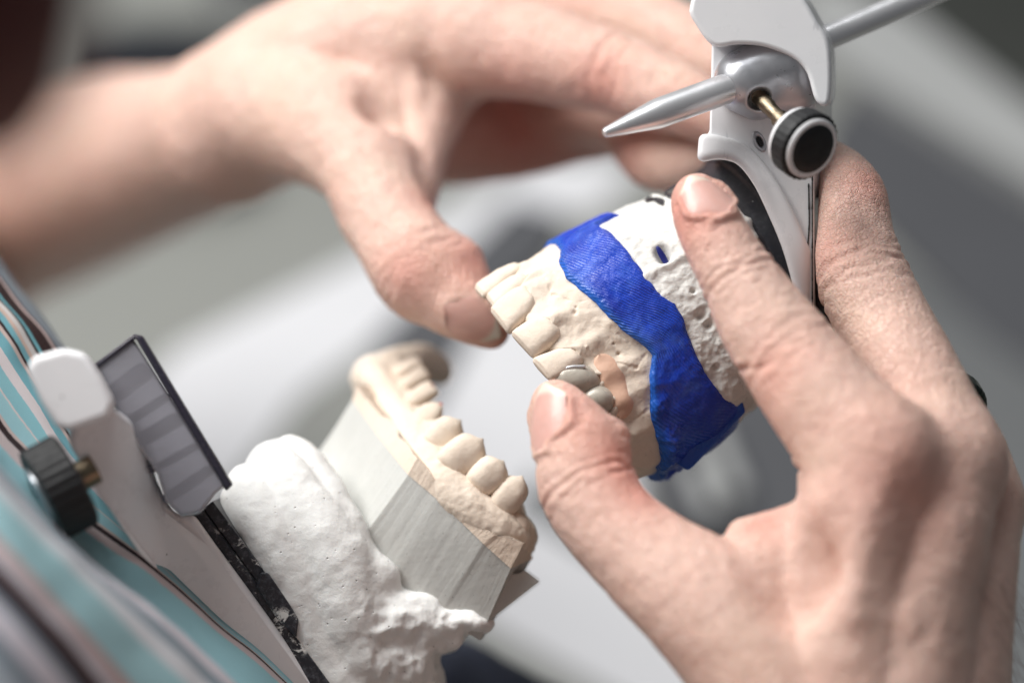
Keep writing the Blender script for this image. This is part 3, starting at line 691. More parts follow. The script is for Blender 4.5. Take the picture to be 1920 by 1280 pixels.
for pts in ([(1516, 345), (1517, 420), (1514, 468)], [(1523, 330), (1523, 440), (1523, 600)]):
    q = catmull([V(x, y, 0.365) for x, y in pts], 20); FS = Field()
    for i in range(19): FS.cone(q[i], q[i + 1], 0.014, 0.014 if i % 5 else 0.02, 0.01)
    v, f = FS.mesh(0.010, 1); mesh_obj('seam', v, f, MAT['black'], fr)
# ================================================================== lower cast
low = root('dental_cast', V(700, 1100, -1.5), 'beige lower dental cast on trimmed grey stone block and lumpy white plaster', 'dental cast')
cols = [((597, 848, -3.6), (662, 748, -3.4), (672, 722, -3.4)), ((640, 925, -2.2), (712, 818, -1.9), (738, 797, -1.9)), ((682, 1005, -.7), (766, 888, -.4), (785, 856, -.35)),
        ((760, 1065, -.5), (830, 943, -.15), (838, 926, -.1)), ((840, 1118, -.4), (905, 1016, 0), (926, 1000, 0.02)), ((913, 1166, -.4), (958, 1062, -.05), (982, 1016, -.05)),
        ((928, 1160, -1.2), (998, 1046, -1.3), (992, 1022, -1.2)), ((900, 1120, -5), (990, 1020, -5.5), (985, 990, -5.5)), ((680, 850, -6), (745, 745, -6), (760, 725, -6))]
def block(name, i0, i1, ext, mat, nrow, out=0.0, skip=None):
    cen = np.mean([V(*c[1]) for c in cols], 0)
    nc = len(cols); sub = 24; lo, hi, uv = [], [], []
    for k in range(nc):
        a, b = cols[k], cols[(k + 1) % nc]
        A0, A1, B0_, B1 = V(*a[i0]), V(*a[i1]), V(*b[i0]), V(*b[i1])
        for j in range(sub):
            q = j / sub; lo.append(A0 + (B0_ - A0) * q); hi.append(A1 + (B1 - A1) * q)
    lo, hi = np.array(lo), np.array(hi); lo = lo + (lo - hi) * ext[0]; hi = hi + (hi - lo) * ext[1]
    axl = nrm(V(850, 800, 0) - V(640, 1060, 0))
    outd = lo - cen; outd -= (outd @ axl)[:, None] * axl; outd /= np.linalg.norm(outd, axis=1, keepdims=True)
    n = len(lo); u = np.cumsum(np.r_[0, np.linalg.norm(np.diff(lo, axis=0), axis=1)]); saw = 0.006 * fbm(np.stack([u * 9, u * 0, u * 0], 1), 1, 3, 5)
    rows = np.linspace(0, 1, nrow); vs, uvs = [], []
    for r in rows:
        p = lo + (hi - lo) * r; w_ = 0.018 * fbm(p, 1.2, 2, 8)
        if name == 'plaster_rim': p = p + axl * ((0.06 * fbm(np.stack([u * 1.7, u * 0, u * 0 + 4], 1), 1, 3, 15))[:, None] * (r > 0.6))
        vs.append(p + outd * (saw + w_ + out)[:, None]); uvs.append(np.stack([u / 4, np.full(n, r)], 1))
    v = np.concatenate(vs); f = [list(x) for x in grid_faces(nrow, n, True)]
    f.append(list(range(n))[::-1]); f.append([(nrow - 1) * n + k for k in range(n)])
    return mesh_obj(name, v, f, mat, low, True, {'mark': np.zeros(len(v))}, np.concatenate(uvs), sharp=25)
block('stone_base', 0, 1, (0.32, 0.0), MAT['grey'], 14)
wg = [(940, 1076), (972, 1074), (984, 1068), (1012, 1089), (915, 1165), (890, 1150)]
v, f = loft([V(x, y, -.42) for x, y in wg], [V(x, y, -3.4) for x, y in wg]); bevel(mesh_obj('base_wing', v, f, MAT['grey'], low, True, {'mark': np.zeros(len(v))}, np.zeros((len(v), 2)), sharp=30), .03, 2)
block('plaster_rim', 1, 2, (0.05, 0.0), MAT['beige_cut'], 8, 0.012)
# lower gum
G = Field()
AX = nrm(V(850, 800, 0) - V(640, 1060, 0))
gl = [(700, 708, -4.55, .32), (724, 738, -3.95, .34), (746, 778, -3.1, .38), (770, 815, -2.1, .42), (800, 860, -1.2, .42), (832, 905, -.65, .45), (880, 950, -.45, .45), (930, 985, -.4, .40), (968, 1010, -.5, .30)]
G.chain(gl, 0.3)
G.chain([(x, y, z - .75, r + .15) for x, y, z, r in gl], 0.3)
gl2 = [(735, 696, -5.1, .26), (750, 720, -4.5, .26), (765, 750, -3.7, .28), (784, 790, -2.8, .32), (818, 830, -1.75, .42), (850, 868, -1.2, .45), (900, 905, -1.0, .45), (935, 950, -1.0, .42), (955, 1000, -1.1, .34)]
G.chain(gl2, 0.3)
G.chain([(x + 8, y - 6, z - .6, r * .85) for x, y, z, r in gl2], 0.3)
G.chain([(705, 715, -5.0, .45), (735, 692, -5.6, .42), (775, 678, -6.2, .38), (812, 684, -6.8, .34), (826, 700, -7.2, .28)], 0.4)
v, f = G.mesh(0.045, 3); nn = vnormals(v, f)
v = v + nn * (0.025 * fbm(v, 1.6, 3, 71) + 0.014 * fbm(v, 6, 3, 72) + 0.006 * fbm(v, 15, 2, 73))[:, None]
mesh_obj('gum', v, f, MAT['beige'], low, True, {'mark': np.zeros(len(v))})
TL = [((738, 700), (783, 668), -4.6, .42, .45, 'incisor', (-.55, .6, .6), None), ((752, 722), (797, 689), -3.9, .44, .45, 'incisor', (-.5, .45, .75), None), ((765, 752), (812, 718), -3.1, .46, .5, 'incisor', (-.45, .3, .85), (0, -.05, 0, .06)),
      ((782, 794), (827, 752), -2.2, .54, .55, 'canine', (-.35, .1, .95), (0, -.1, 0, .06)), ((812, 836), (862, 788), -1.3, .66, .65, 'premolar', (-.2, -.15, 1), None), ((842, 878), (905, 826), -.7, .76, .75, 'premolar', (-.15, -.2, 1), (.1, -.2, -.05, .06)),
      ((898, 910), (945, 866), -.5, .70, .75, 'premolar', (-.1, -.2, 1), (.15, -.1, -.04, .06)), ((938, 956), (980, 895), -.5, .62, .8, 'premolar', (0, -.2, 1), (.12, -.2, -.05, .07)), ((956, 1004), (988, 968), -.65, .55, .7, 'premolar', (.15, -.2, 1), None)]
for i, (m, q, z, wd, dp, kd_, o, red) in enumerate(TL):
    tooth('tooth', V(*m, z + .35), V(*q, z + .25), np.array(o, float), wd, dp, kd_, low, MAT['beige'], 20 + i, red=red)
# mounting plaster, lumpy
W = Field()
W.chain([(530, 890, -2.2, .8), (545, 980, -1.6, 1.2), (600, 1080, -1.4, 1.35), (680, 1180, -1.4, 1.3), (720, 1320, -1.4, 1.4)], 0.3)
W.chain([(556, 890, -3.0, .6), (588, 980, -2.2, .8), (645, 1080, -1.7, .9), (750, 1165, -1.6, .75), (850, 1172, -1.5, .45)], 0.3)
W.chain([(466, 905, -1.1, .42), (474, 945, -.55, .60), (518, 1020, -.3, .74), (556, 1110, -.2, .74), (584, 1190, -.2, .70), (640, 1290, -.2, .7)], 0.05)
W.chain([(512, 856, -1.2, .34), (534, 905, -.8, .55), (574, 975, -.45, .70), (622, 1050, -.32, .80), (646, 1140, -.3, .84), (672, 1230, -.4, .8)], 0.04)
W.chain([(546, 850, -1.8, .40), (566, 882, -1.5, .52), (596, 938, -1.05, .60), (626, 994, -.7, .60), (652, 1040, -.55, .56), (690, 1085, -.5, .48)], 0.04)
W.ell(V(715, 1170, -.45), (.95, .75, .66), 0.3).ell(V(775, 1145, -.7), (.75, .46, .62), 0.2).ell(V(800, 1180, -.7), (.8, .5, .6), 0.2).ell(V(862, 1160, -.75), (.55, .26, .5), 0.15).ell(V(735, 1245, -.5), (.8, .75, .6), 0.25).ell(V(700, 1085, -.45), (.55, .5, .5), 0.2).ell(V(893, 1168, -.75), (.34, .2, .45), 0.12)
v, f = W.mesh(0.05, 3); nn = vnormals(v, f); px = project(v)
rough_z = sstep((px[:, 0] - 640) / 80) * sstep((px[:, 1] - 1080) / 80)
v = v + nn * (0.03 * fbm(v, 1.6, 3, 81) + 0.003 * fbm(v, 6, 3, 82) + rough_z * (0.07 - 0.16 * np.abs(fbm(v, 1.25, 3, 83)) - 0.05 * np.abs(fbm(v, 3.1, 2, 87)) + 0.008 * fbm(v, 9, 3, 84)))[:, None]
mesh_obj('mounting_plaster', v, f, MAT['white'], low, True, {'mark': np.zeros(len(v))})
pdn = nrm(V(590, 1262, .6) - V(370, 962, .6)); pax = nrm(np.array([0.81, 0.585, 0.0])); pax = nrm(pax - (pax @ pdn) * pdn); pz = np.cross(pdn, pax); pz = pz if pz[2] > 0 else -pz
cc = V(505, 1130, -1.2)
v, f = box(V(507, 1123, -1.1), (pdn, pax, pz), (2.42, .17, 1.7)); bevel(mesh_obj('mounting_plate', v, f, MAT['plate'], low, False), .04, 2)
v, f = box(V(529, 1107, -1.15), (pdn, pax, pz), (2.38, .13, 1.62)); bevel(mesh_obj('plate_step', v, f, MAT['plate'], low, False), .03, 2)
tg = [(488, 1072), (503, 1073), (520, 1098), (545, 1135), (560, 1160), (556, 1195), (520, 1160), (480, 1100)]
v, f = loft([V(x, y, 0.72) for x, y in tg], [V(x, y, -.8) for x, y in tg]); bevel(mesh_obj('plate_tongue', v, f, MAT['plate'], low, False), .05, 3)
# ================================================================== lower articulator frame
lf = root('articulator', V(300, 980, 0.5), 'white lower articulator frame with smoky clear block, resting against the striped shirt', 'articulator')
def zf(x): return float(np.interp(x, [100, 200, 330, 600], [3.9, 3.2, 1.2, 0.5]))
L0 = [(336, 968), (362, 962), (400, 1015), (470, 1110), (540, 1206), (590, 1275), (620, 1330), (520, 1330), (430, 1210), (330, 1105), (262, 1040), (190, 930), (128, 832), (132, 792), (170, 768), (215, 764), (250, 792), (275, 840), (292, 900), (312, 945)]
v, f = loft([V(x, y, zf(x)) for x, y in L0], [V(x + 6, y, zf(x) - 2.6) for x, y in L0])
bevel(mesh_obj('frame_arm', v, f, MAT['paint'], lf, True, sharp=50), 0.28, 6, 20)
T1 = [(50, 690), (62, 668), (120, 652), (160, 662), (186, 700), (214, 752), (205, 782), (130, 808), (105, 800), (75, 750)]
v, f = loft([V(x, y, 4.4) for x, y in T1], [V(x + 5, y, 2.2) for x, y in T1]); bevel(mesh_obj('end_block', v, f, MAT['paint'], lf, True, sharp=50), 0.25, 6, 20)
Q0 = [(172, 692), (250, 636), (424, 910), (404, 926), (376, 962), (340, 968), (312, 940), (296, 890)]
v, f = loft([V(x, y, 2.4) for x, y in Q0], [V(x, y, .9) for x, y in Q0]); bevel(mesh_obj('clear_block', v, f, MAT['clear'], lf, True, sharp=40), .06, 3)
for k, (a, b, w_) in enumerate([((205, 742), (276, 690), .15), ((238, 790), (312, 742), .06), ((258, 828), (334, 783), .13), ((286, 880), (368, 835), .07), ((312, 935), (392, 880), .10)]):
    p, q = V(*a, 1.6), V(*b, 1.6); dd = nrm(q - p); e2 = np.cross(dd, [0, 0, 1.])
    v, f = box((p + q) / 2, (dd, e2, np.array([0, 0, 1.])), (np.linalg.norm(q - p) / 2, w_, .6)); bevel(mesh_obj('rib', v, f, MAT['ribmat'], lf, False), .03, 2)
E0 = [(250, 626), (268, 630), (437, 908), (424, 920)]
v, f = loft([V(x, y, 2.5) for x, y in E0], [V(x, y, .6) for x, y in E0]); bevel(mesh_obj('rim_plate', v, f, MAT['smoke'], lf, True, sharp=40), .04, 2)
E1 = [(170, 688), (252, 626), (256, 634), (176, 696)]
v, f = loft([V(x, y, 2.45) for x, y in E1], [V(x, y, .8) for x, y in E1]); bevel(mesh_obj('top_rim', v, f, MAT['smoke'], lf, True, sharp=40), .03, 2)
ka, kb = V(72, 930, 3.8), V(138, 896, 3.4); kx = nrm(nrm(kb - ka) + np.array([0, 0, 0.25]))
kcen = V(106, 916, 3.6); v, f = lathe(kcen - kx * .34, kx, [(0, .7), (.03, .95), (.72, .97), (.78, .88)], 90)
vv = v - kcen; t = vv @ kx; rr = vv - t[:, None] * kx; an = np.arange(len(v)) % 90; s_ = 1 + .015 * np.where(an % 3 < 2, 1, -1); v = kcen + t[:, None] * kx + rr * s_[:, None]
kk = mesh_obj('knob', v, f, MAT['black'], lf, True, sharp=35)
v, f = lathe(kcen - kx * .38, kx, [(0, .5), (0, .62), (.1, .62)], 60); mesh_obj('knob_lip', v, f, MAT['satin'], lf, True, sharp=35)
v, f = lathe(kcen + kx * .3, kx, [(0, .3), (.55, .3)], 30); mesh_obj('screw', v, f, MAT['brass'], lf, True, sharp=35)
# ================================================================== the person: two hands, arms, nails, clothes
pr_ = root('person', to_view(np.array([-0.30, -0.10, 0.10])), 'person in a striped knit shirt holding the upper dental cast with both hands', 'person')
def crease(v, n, c, ax, wid, dep, rad, wob=0.03, seed=0, side=None):
    ax = nrm(ax); d = v - c; t = d @ ax + wob * fbm(v, 1.6, 2, seed)
    rr = np.linalg.norm(d - (d @ ax)[:, None] * ax, axis=1)
    m = sstep((rad - rr) / (0.35 * rad)) * (np.abs(t) < 6 * wid)
    if side is not None: m = m * sstep((n @ nrm(side) + 0.2) / 0.6)
    return -dep * np.exp(-(t / wid)**2) * m + 0.3 * dep * np.exp(-((np.abs(t) - 2.2 * wid) / (1.3 * wid))**2) * m
def spot(v, c, r): return np.exp(-((v - c)**2).sum(1) / r**2)
# ------------------------------------------------------------------ right hand
H = Field()
K = 0.28
idx_ = [(1306, 368, 1.75, .46), (1322, 405, 2.0, .60), (1350, 460, 2.25, .66), (1388, 527, 2.5, .74), (1432, 600, 2.75, .88), (1487, 676, 3.1, .98), (1552, 762, 3.6, 1.08), (1640, 862, 4.1, 1.18)]
H.chain(idx_, K)
mid_ = [(1545, 305, -1.5, .52), (1585, 335, -.5, .56), (1600, 375, .0, .66), (1604, 440, .35, .74), (1618, 520, .8, .90), (1660, 610, 1.35, .94), (1712, 720, 2.1, 1.02), (1775, 868, 3.0, 1.10)]
H.chain(mid_, 0.16)
H.chain([(1480, 430, -3.2, .6), (1560, 480, -2.8, .75), (1655, 590, -1.8, .82), (1722, 720, -.4, .85), (1800, 860, 1.2, .95), (1828, 950, 1.9, .92)], 0.12)
H.chain([(1560, 700, -4.0, .55), (1640, 740, -3.0, .65), (1730, 830, -1.5, .72), (1790, 960, .2, .8), (1812, 1060, .7, .85)], 0.12)
th_ = [(1040, 752, 1.75, .42), (1050, 775, 1.9, .58), (1072, 812, 2.15, .74), (1092, 855, 2.35, .86), (1103, 918, 2.6, .94), (1152, 990, 3.0, .93), (1235, 1065, 3.5, 1.05), (1320, 1130, 3.9, 1.25), (1430, 1235, 4.2, 1.5), (1520, 1380, 4.3, 1.7)]
H.chain(th_, K)
H.cone(V(1158, 812, 2.35), V(1140, 850, 2.4), .22, .3, .3)                       # pad of the thumb
# metacarpals, webs, wrist
H.chain([(1640, 862, 4.1, 1.18), (1600, 1000, 4.4, 1.15), (1575, 1180, 4.5, 1.35), (1570, 1400, 4.4, 1.75)], 0.5)
H.chain([(1775, 868, 3.0, 1.10), (1740, 1000, 3.7, 1.15), (1690, 1180, 4.1, 1.4), (1650, 1400, 4.3, 1.8)], 0.5)
H.chain([(1828, 950, 1.9, .92), (1805, 1080, 2.7, 1.05), (1765, 1250, 3.3, 1.35), (1720, 1420, 3.8, 1.7)], 0.4)
H.chain([(1812, 1060, .7, .85), (1800, 1180, 1.4, 1.0), (1770, 1320, 2.3, 1.3), (1720, 1440, 3.2, 1.7)], 0.4)
H.ell(V(1690, 870, 3.6), (1.3, 1.0, .9), 0.5)
H.chain([(1595, 905, 3.5, .75), (1550, 990, 3.5, .78), (1470, 1060, 3.5, .88), (1400, 1130, 3.8, 1.15)], 0.3)
H.cone(V(1398, 1008, 3.45), V(1470, 985, 3.5), .38, .36, 0.25)
H.cone(V(1500, 1120, 3.5), V(1560, 1250, 3.6), 1.1, 1.5, 0.6)
H.ell(V(1508, 830, 3.1), (.32, .5, .5), 0.2)
H.ell(V(1535, 905, 3.2), (.42, .5, .6), 0.2)
# tendon ridges on the back
for a, b, r in (((1640, 900, 5.1), (1590, 1150, 5.6), .12), ((1770, 910, 3.95), (1690, 1170, 5.3), .12)):
    H.cone(V(*a), V(*b), r, r, 0.5)
H.ell(V(1745, 1000, 4.0), (.7, 1.2, .7), .8)
H.ell(V(1505, 1085, 5.1), (.7, .8, .3), 0.9, cut=True)                         # hollow between thumb and index metacarpals
v1, f1 = H.mesh(0.055, 4)
n1 = vnormals(v1, f1)
VI = [V(*p[:3]) for p in idx_]; VT = [V(*p[:3]) for p in th_]; VM = [V(*p[:3]) for p in mid_]
d = np.zeros(len(v1))
axI = VI[4] - VI[2]
for k, (off, dep, wd) in enumerate([(-.18, .022, .05), (-.02, .04, .05), (.12, .02, .05)]): d += crease(v1, n1, VI[3] + nrm(axI) * off, axI, wd, dep, 1.15, .10, 100 + k)
axI2 = VI[6] - VI[4]
for k, (off, dep, wd) in enumerate([(-.35, .018, .06), (-.16, .022, .06), (.02, .024, .06), (.2, .018, .06), (.36, .016, .06)]): d += crease(v1, n1, VI[5] + nrm(axI2) * off, axI2, wd, dep, 1.35, .14, 110 + k)
axT = VT[5] - VT[3]
for k, (off, dep, wd) in enumerate([(-.22, .02, .05), (0.0, .05, .055), (.14, .03, .05), (.30, .02, .05)]): d += crease(v1, n1, VT[4] + nrm(axT) * off, axT, wd, dep, 1.3, .12, 120 + k)
axT2 = VT[3] - VT[1]
for k, (off, dep, wd) in enumerate([(-.1, .022, .05), (.1, .016, .05)]): d += crease(v1, n1, V(1150, 830, 2.3) + nrm(axT2) * off, axT2, wd, dep, .6, .14, 130 + k)
axM = VM[5] - VM[3]
for k, (off, dep, wd) in enumerate([(-.4, .02, .06), (-.22, .028, .06), (-.02, .034, .06), (.18, .028, .06), (.4, .02, .06)]): d += crease(v1, n1, VM[4] + nrm(axM) * off, axM, wd, dep, 1.3, .16, 140 + k)
# web wrinkles
for k, c in enumerate([(1490, 860), (1500, 880), (1395, 690)]): d += crease(v1, n1, V(*c, 3.3), V(1480, 800, 3) - V(1500, 930, 3), .06, .04, .8, .1, 150 + k)
far = sstep((-project(v1)[:, 1] + 1500) / 400)
d += 0.018 * fbm(v1, 1.1, 3, 160) + 0.005 * fbm(v1, 4.5, 3, 161)
# oblique wrinkles over the base of the thumb
q = v1 - V(1290, 1080, 4.5); tt = q @ nrm([0.75, 0.55, 0.2]) + 0.12 * fbm(v1, 1.5, 2, 165)
d += 0.006 * np.sin(tt * 2 * np.pi / 0.23) * np.exp(-(q**2).sum(1) / 1.5**2)
v1 = v1 + n1 * d[:, None]
red1 = np.clip(0.85 * spot(v1, V(1300, 400, 2.2), .9) + .5 * spot(v1, VI[3] + [0, 0, .6], .6) * 0 + .55 * spot(v1, V(1060, 780, 2.6), .75) + .65 * spot(v1, V(1140, 860, 3), .7) + .45 * spot(v1, V(1690, 890, 5.2), 1.3)
               + .55 * spot(v1, V(1470, 700, 3.8), .7) + .5 * spot(v1, V(1575, 480, .9), .6) + .5 * spot(v1, V(1630, 345, .5), .6) + .55 * spot(v1, V(1200, 930, 3.5), .7) + .5 * spot(v1, V(1440, 985, 3.8), .5) + .4 * spot(v1, V(1010, 950, 2.6), .6) + .35 * spot(v1, V(1850, 920, 3), .9), 0, 1)
dust1 = np.clip(spot(v1, V(1130, 840, 3), .9) + .8 * spot(v1, V(1060, 760, 2.4), .6) + .4 * spot(v1, V(1300, 400, 2.4), .8), 0, 1)
# ------------------------------------------------------------------ left hand and forearm
G2 = Field()
lth = [(925, 624, -2.45, .30), (908, 606, -2.5, .48), (868, 574, -2.6, .70), (828, 540, -2.9, .88), (792, 508, -3.1, 1.06), (752, 452, -3.6, .98), (716, 385, -4.3, 1.0), (690, 310, -5.0, 1.12), (620, 240, -6.3, 1.4), (520, 200, -8.0, 1.65)]
G2.chain(lth, 0.3)
G2.cone(V(848, 505, -3.1), V(898, 572, -3.0), .80, .48, .25)                       # pad
G2.chain([(430, 240, -10, 1.9), (540, 160, -8.6, 1.75), (680, 90, -7.6, 1.55), (800, 50, -6.9, 1.3), (905, 78, -6.3, 1.22)], 0.5)
G2.chain([(430, 230, -11, 1.8), (600, 120, -10, 1.8), (800, 30, -9.4, 1.5), (950, 0, -9, 1.2)], 0.5)
G2.chain([(905, 78, -6.3, 1.22), (1000, 98, -5.7, 1.08), (1080, 118, -5.2, .98), (1140, 132, -4.9, .93), (1220, 162, -4.3, .82), (1300, 196, -3.7, .7), (1380, 240, -3.4, .6), (1420, 280, -3.3, .5)], 0.3)
G2.chain([(950, 0, -9, 1.2), (1080, 15, -8.0, 1.05), (1180, 38, -7.2, .95), (1270, 75, -6.4, .85), (1360, 130, -5.6, .75), (1440, 200, -5.0, .6)], 0.15)
G2.chain([(700, 240, -10.5, 1.5), (850, 190, -11.8, 1.5), (960, 190, -11.6, 1.3), (1060, 200, -10.4, 1.05), (1140, 215, -8.6, .85), (1195, 260, -7.2, .72), (1225, 300, -6.0, .66), (1275, 305, -5.0, .6), (1330, 290, -4.4, .5)], 0.3)
G2.chain([(850, 250, -11, 1.3), (960, 260, -11.2, 1.0), (1080, 240, -10.6, .85), (1230, 230, -9.5, .75), (1320, 240, -8, .65)], 0.3)
G2.chain([(870, 105, -7.1, .95), (826, 180, -6.8, .75), (797, 255, -6.1, .66), (772, 325, -5.3, .70), (745, 385, -4.6, .85)], 0.6)   # first web
G2.ell(V(748, 200, -6.9), (1.2, 1.6, 1.15), 0.6)
# tendon ridges
G2.chain([(770, 70, -6.15, .2), (776, 150, -6.0, .24), (781, 240, -5.7, .24), (784, 330, -4.9, .24)], 0.75)
G2.chain([(560, 150, -6.7, .16), (640, 190, -5.5, .18), (690, 260, -4.6, .18)], 0.6)
G2.ell(V(715, 190, -4.95), (.35, .7, .35), 0.8, cut=True)
G2.chain([(520, 200, -8.6, 1.75), (430, 235, -11, 1.85), (340, 272, -16, 2.05), (220, 305, -23, 2.6), (90, 340, -29, 3.2), (-60, 380, -32, 3.8), (-200, 470, -30, 4.0), (-420, 600, -20, 4.2)], 0.5)
v2, f2 = G2.mesh(0.085, 4); n2 = vnormals(v2, f2)
LT = [V(*p[:3]) for p in lth]; axL = LT[5] - LT[3]; d = 0.03 * fbm(v2, .9, 3, 170) + 0.006 * fbm(v2, 4, 3, 171)
for k, (off, dep, wd) in enumerate([(-.3, .02, .07), (-.1, .035, .07), (.12, .035, .07), (.32, .02, .07)]): d += crease(v2, n2, LT[4] + nrm(axL) * off, axL, wd, dep, 1.5, .15, 180 + k)
c_ = V(1140, 120, -4.1); axK = V(1220, 162, -4.3) - V(1080, 118, -5.2)
for k, off in enumerate((-.3, -.1, .12, .3)): d += crease(v2, n2, c_ + nrm(axK) * off, axK, .07, .03, 1.0, .15, 190 + k)
v2 = v2 + n2 * d[:, None]
red2 = np.clip(.6 * spot(v2, V(880, 500, -2.6), .8) + .5 * spot(v2, V(760, 510, -2), .8) + .6 * spot(v2, V(1130, 150, -4.1), .8) + .7 * spot(v2, V(940, 620, -2.4), .4) + .5 * spot(v2, V(800, 390, -3.6), .6) + .35 * spot(v2, V(960, 150, -5), 1) + .5 * spot(v2, V(1300, 210, -3.4), .7) + .9 * spot(v2, V(980, 240, -10.5), 2.6) + .8 * spot(v2, V(1220, 290, -6), .9), 0, 1)  # last two spots redden the palm and paint in its shade
# ------------------------------------------------------------------ arms that run out of the frame (coarser)
B = Field()
B.chain([(1560, 1400, 4.2, 1.9), (1640, 1440, 4.0, 2.0)], 0.5)
B.chain([(1600, 1400, 4.1, 2.05), (1600, 1700, 7, 2.6), (1450, 2150, 12, 3.6), (1100, 2500, 17, 4.2), (500, 2500, 20, 4.8), (-100, 2200, 20, 5.5)], 0.8)
v3, f3 = B.mesh(0.25, 2)
B2 = Field(); B2.chain([(-330, 560, -18, 3.9), (-600, 600, -8, 4.8), (-800, 700, 6, 6)], 0.6); v4, f4 = B2.mesh(0.3, 2)
# ------------------------------------------------------------------ finger nails, set into folds of the skin
from mathutils.bvhtree import BVHTree
NAILS = []
def nail_spec(c, dist, nor, L, W_, curv, label=None):
    dist = nrm(dist); nor = nrm(nor - (nor @ dist) * dist); return (c, dist, nor, np.cross(dist, nor), L, W_, curv, label)
def outline(k):
    return 1 - np.maximum(0, (0.34 - k) / 0.34)**2.0 * 0.72 - np.maximum(0, (k - 0.80) / 0.20)**2.5 * 0.55
def bed_nail(v, f, n, spec, amt=1.0):
    """returns the folded skin and the nail plate"""
    c, dist, nor, sd, L, W_, R, label = spec
    tree = BVHTree.FromPolygons([Vector(p) for p in v], [list(q) for q in f[(np.linalg.norm(v[f[:, 0]] - c, axis=1) < 2.2)]])
    nu, nv_ = 27, 33; P = np.zeros((nv_, nu, 3)); Nn = np.zeros_like(P); T = np.zeros((nv_, nu))
    for j in range(nv_):
        k = j / (nv_ - 1)
        for i in range(nu):
            u = i / (nu - 1) * 2 - 1; a = u * outline(k) * W_ / 2 / R
            a = max(min(a, 1.35), -1.35)
            bow = 0.12 * L * (1 - u * u) * (k - 0.5) * 2 - 0.03 * L
            y = (k - 0.5) * L * 0.94 + bow
            dr = nor * math.cos(a) + sd * math.sin(a); o = c - nor * R + dist * y
            h = tree.ray_cast(Vector(o + dr * 3.0), Vector(-dr), 4.0)
            r = 3.0 - h[3] if h[0] is not None else R
            P[j, i] = o; Nn[j, i] = dr; T[j, i] = r; 
    # an even, stiff plate: low order fit of the skin's height
    jj, ii = np.meshgrid(np.linspace(-1, 1, nv_), np.linspace(-1, 1, nu), indexing='ij')
    m = jj.ravel() < 0.45
    Bs = np.stack([jj.ravel()**p * ii.ravel()**q for p, q in ((0, 0), (1, 0), (0, 1), (0, 2), (2, 0))], 1)
    co_ = np.linalg.lstsq(Bs[m], T.ravel()[m], rcond=None)[0]; Tf = (Bs @ co_).reshape(nv_, nu)
    top = P + Nn * (Tf + 0.015)[..., None]; bot = top - Nn * 0.05
    vs = np.concatenate([top.reshape(-1, 3), bot.reshape(-1, 3)]); g = grid_faces(nv_, nu); n0 = nu * nv_
    fs = [list(q) for q in g] + [list(q + n0)[::-1] for q in g]
    bd = list(range(nu)) + [r * nu + nu - 1 for r in range(1, nv_)] + [(nv_ - 1) * nu + q for q in range(nu - 2, -1, -1)] + [r * nu for r in range(nv_ - 2, 0, -1)]
    for a, b in zip(bd, bd[1:] + bd[:1]): fs.append([b, a, a + n0, b + n0])
    tip = np.tile(((jj + 1) / 2 - 0.05 * (1 - ii**2)).ravel(), 2)
    # skin folds
    d = v - c; y = d @ dist; ox = d @ sd; on = d @ nor + R; a = np.arctan2(ox, on) * R
    k = np.clip(y / (0.94 * L) + 0.5, 0, 1); half = outline(k) * W_ / 2
    qx = np.abs(a) - half; qy = np.abs(y + 0.03 * L) - L * 0.53; q = np.where(y < -L * .35, np.maximum(qx, qy), qx)
    near = (np.linalg.norm(d, axis=1) < 1.6) & (n @ nor > -0.2)
    ridge = 0.085 * np.exp(-((q - 0.07) / 0.075)**2) * sstep((0.42 * L - y) / (0.25 * L)) * sstep((y + L * .53 + .35) / .3)
    sink = -0.035 * sstep(-q / 0.08) * sstep((y + L * 0.6) / 0.1) * (y < L * 0.6)
    cutk = -0.010 * np.exp(-((q - 0.23) / 0.05)**2) * (y < 0)
    dv = amt * np.where(near, ridge + sink + cutk, 0)
    return v + n * dv[:, None], vs, fs, tip, label
plates = []
v1, *r = bed_nail(v1, f1, n1, nail_spec(V(1322, 368, 2.4), V(1292, 322, 2.25) - V(1336, 398, 2.5), np.array([.48, .34, .80]), .98, .92, .56, 'broad nail of the index finger lying on the white plaster')); plates.append(r)
v1, *r = bed_nail(v1, f1, n1, nail_spec(V(1026, 783, 2.35), V(1030, 722, 2.2) - V(1034, 845, 2.6), np.array([-.80, .12, .58]), 1.28, .98, .66, 'nail of the right thumb pressing on the grey crowns')); plates.append(r)
v2, *r = bed_nail(v2, f2, n2, nail_spec(V(886, 604, -1.9), V(930, 640, -1.95) - V(842, 572, -2.1), np.array([-.22, -.30, .92]), 1.15, .98, .66, 'nail of the blurred left thumb'), 0.35); plates.append(r)
for vs, fs, tip, label in plates:
    o = mesh_obj('fingernail', vs, fs, MAT['nail'], pr_, True, {'tip': tip}, sharp=60); o['label'] = label
vv = np.concatenate([v1, v2, v3, v4]); ff = np.concatenate([f1, f2 + len(v1), f3 + len(v1) + len(v2), f4 + len(v1) + len(v2) + len(v3)])
z34 = np.zeros(len(v3) + len(v4))
mesh_obj('body', vv, ff, MAT['skin'], pr_, True, {'red': np.r_[red1, red2, z34], 'dust': np.r_[dust1, np.zeros(len(v2)), z34]})
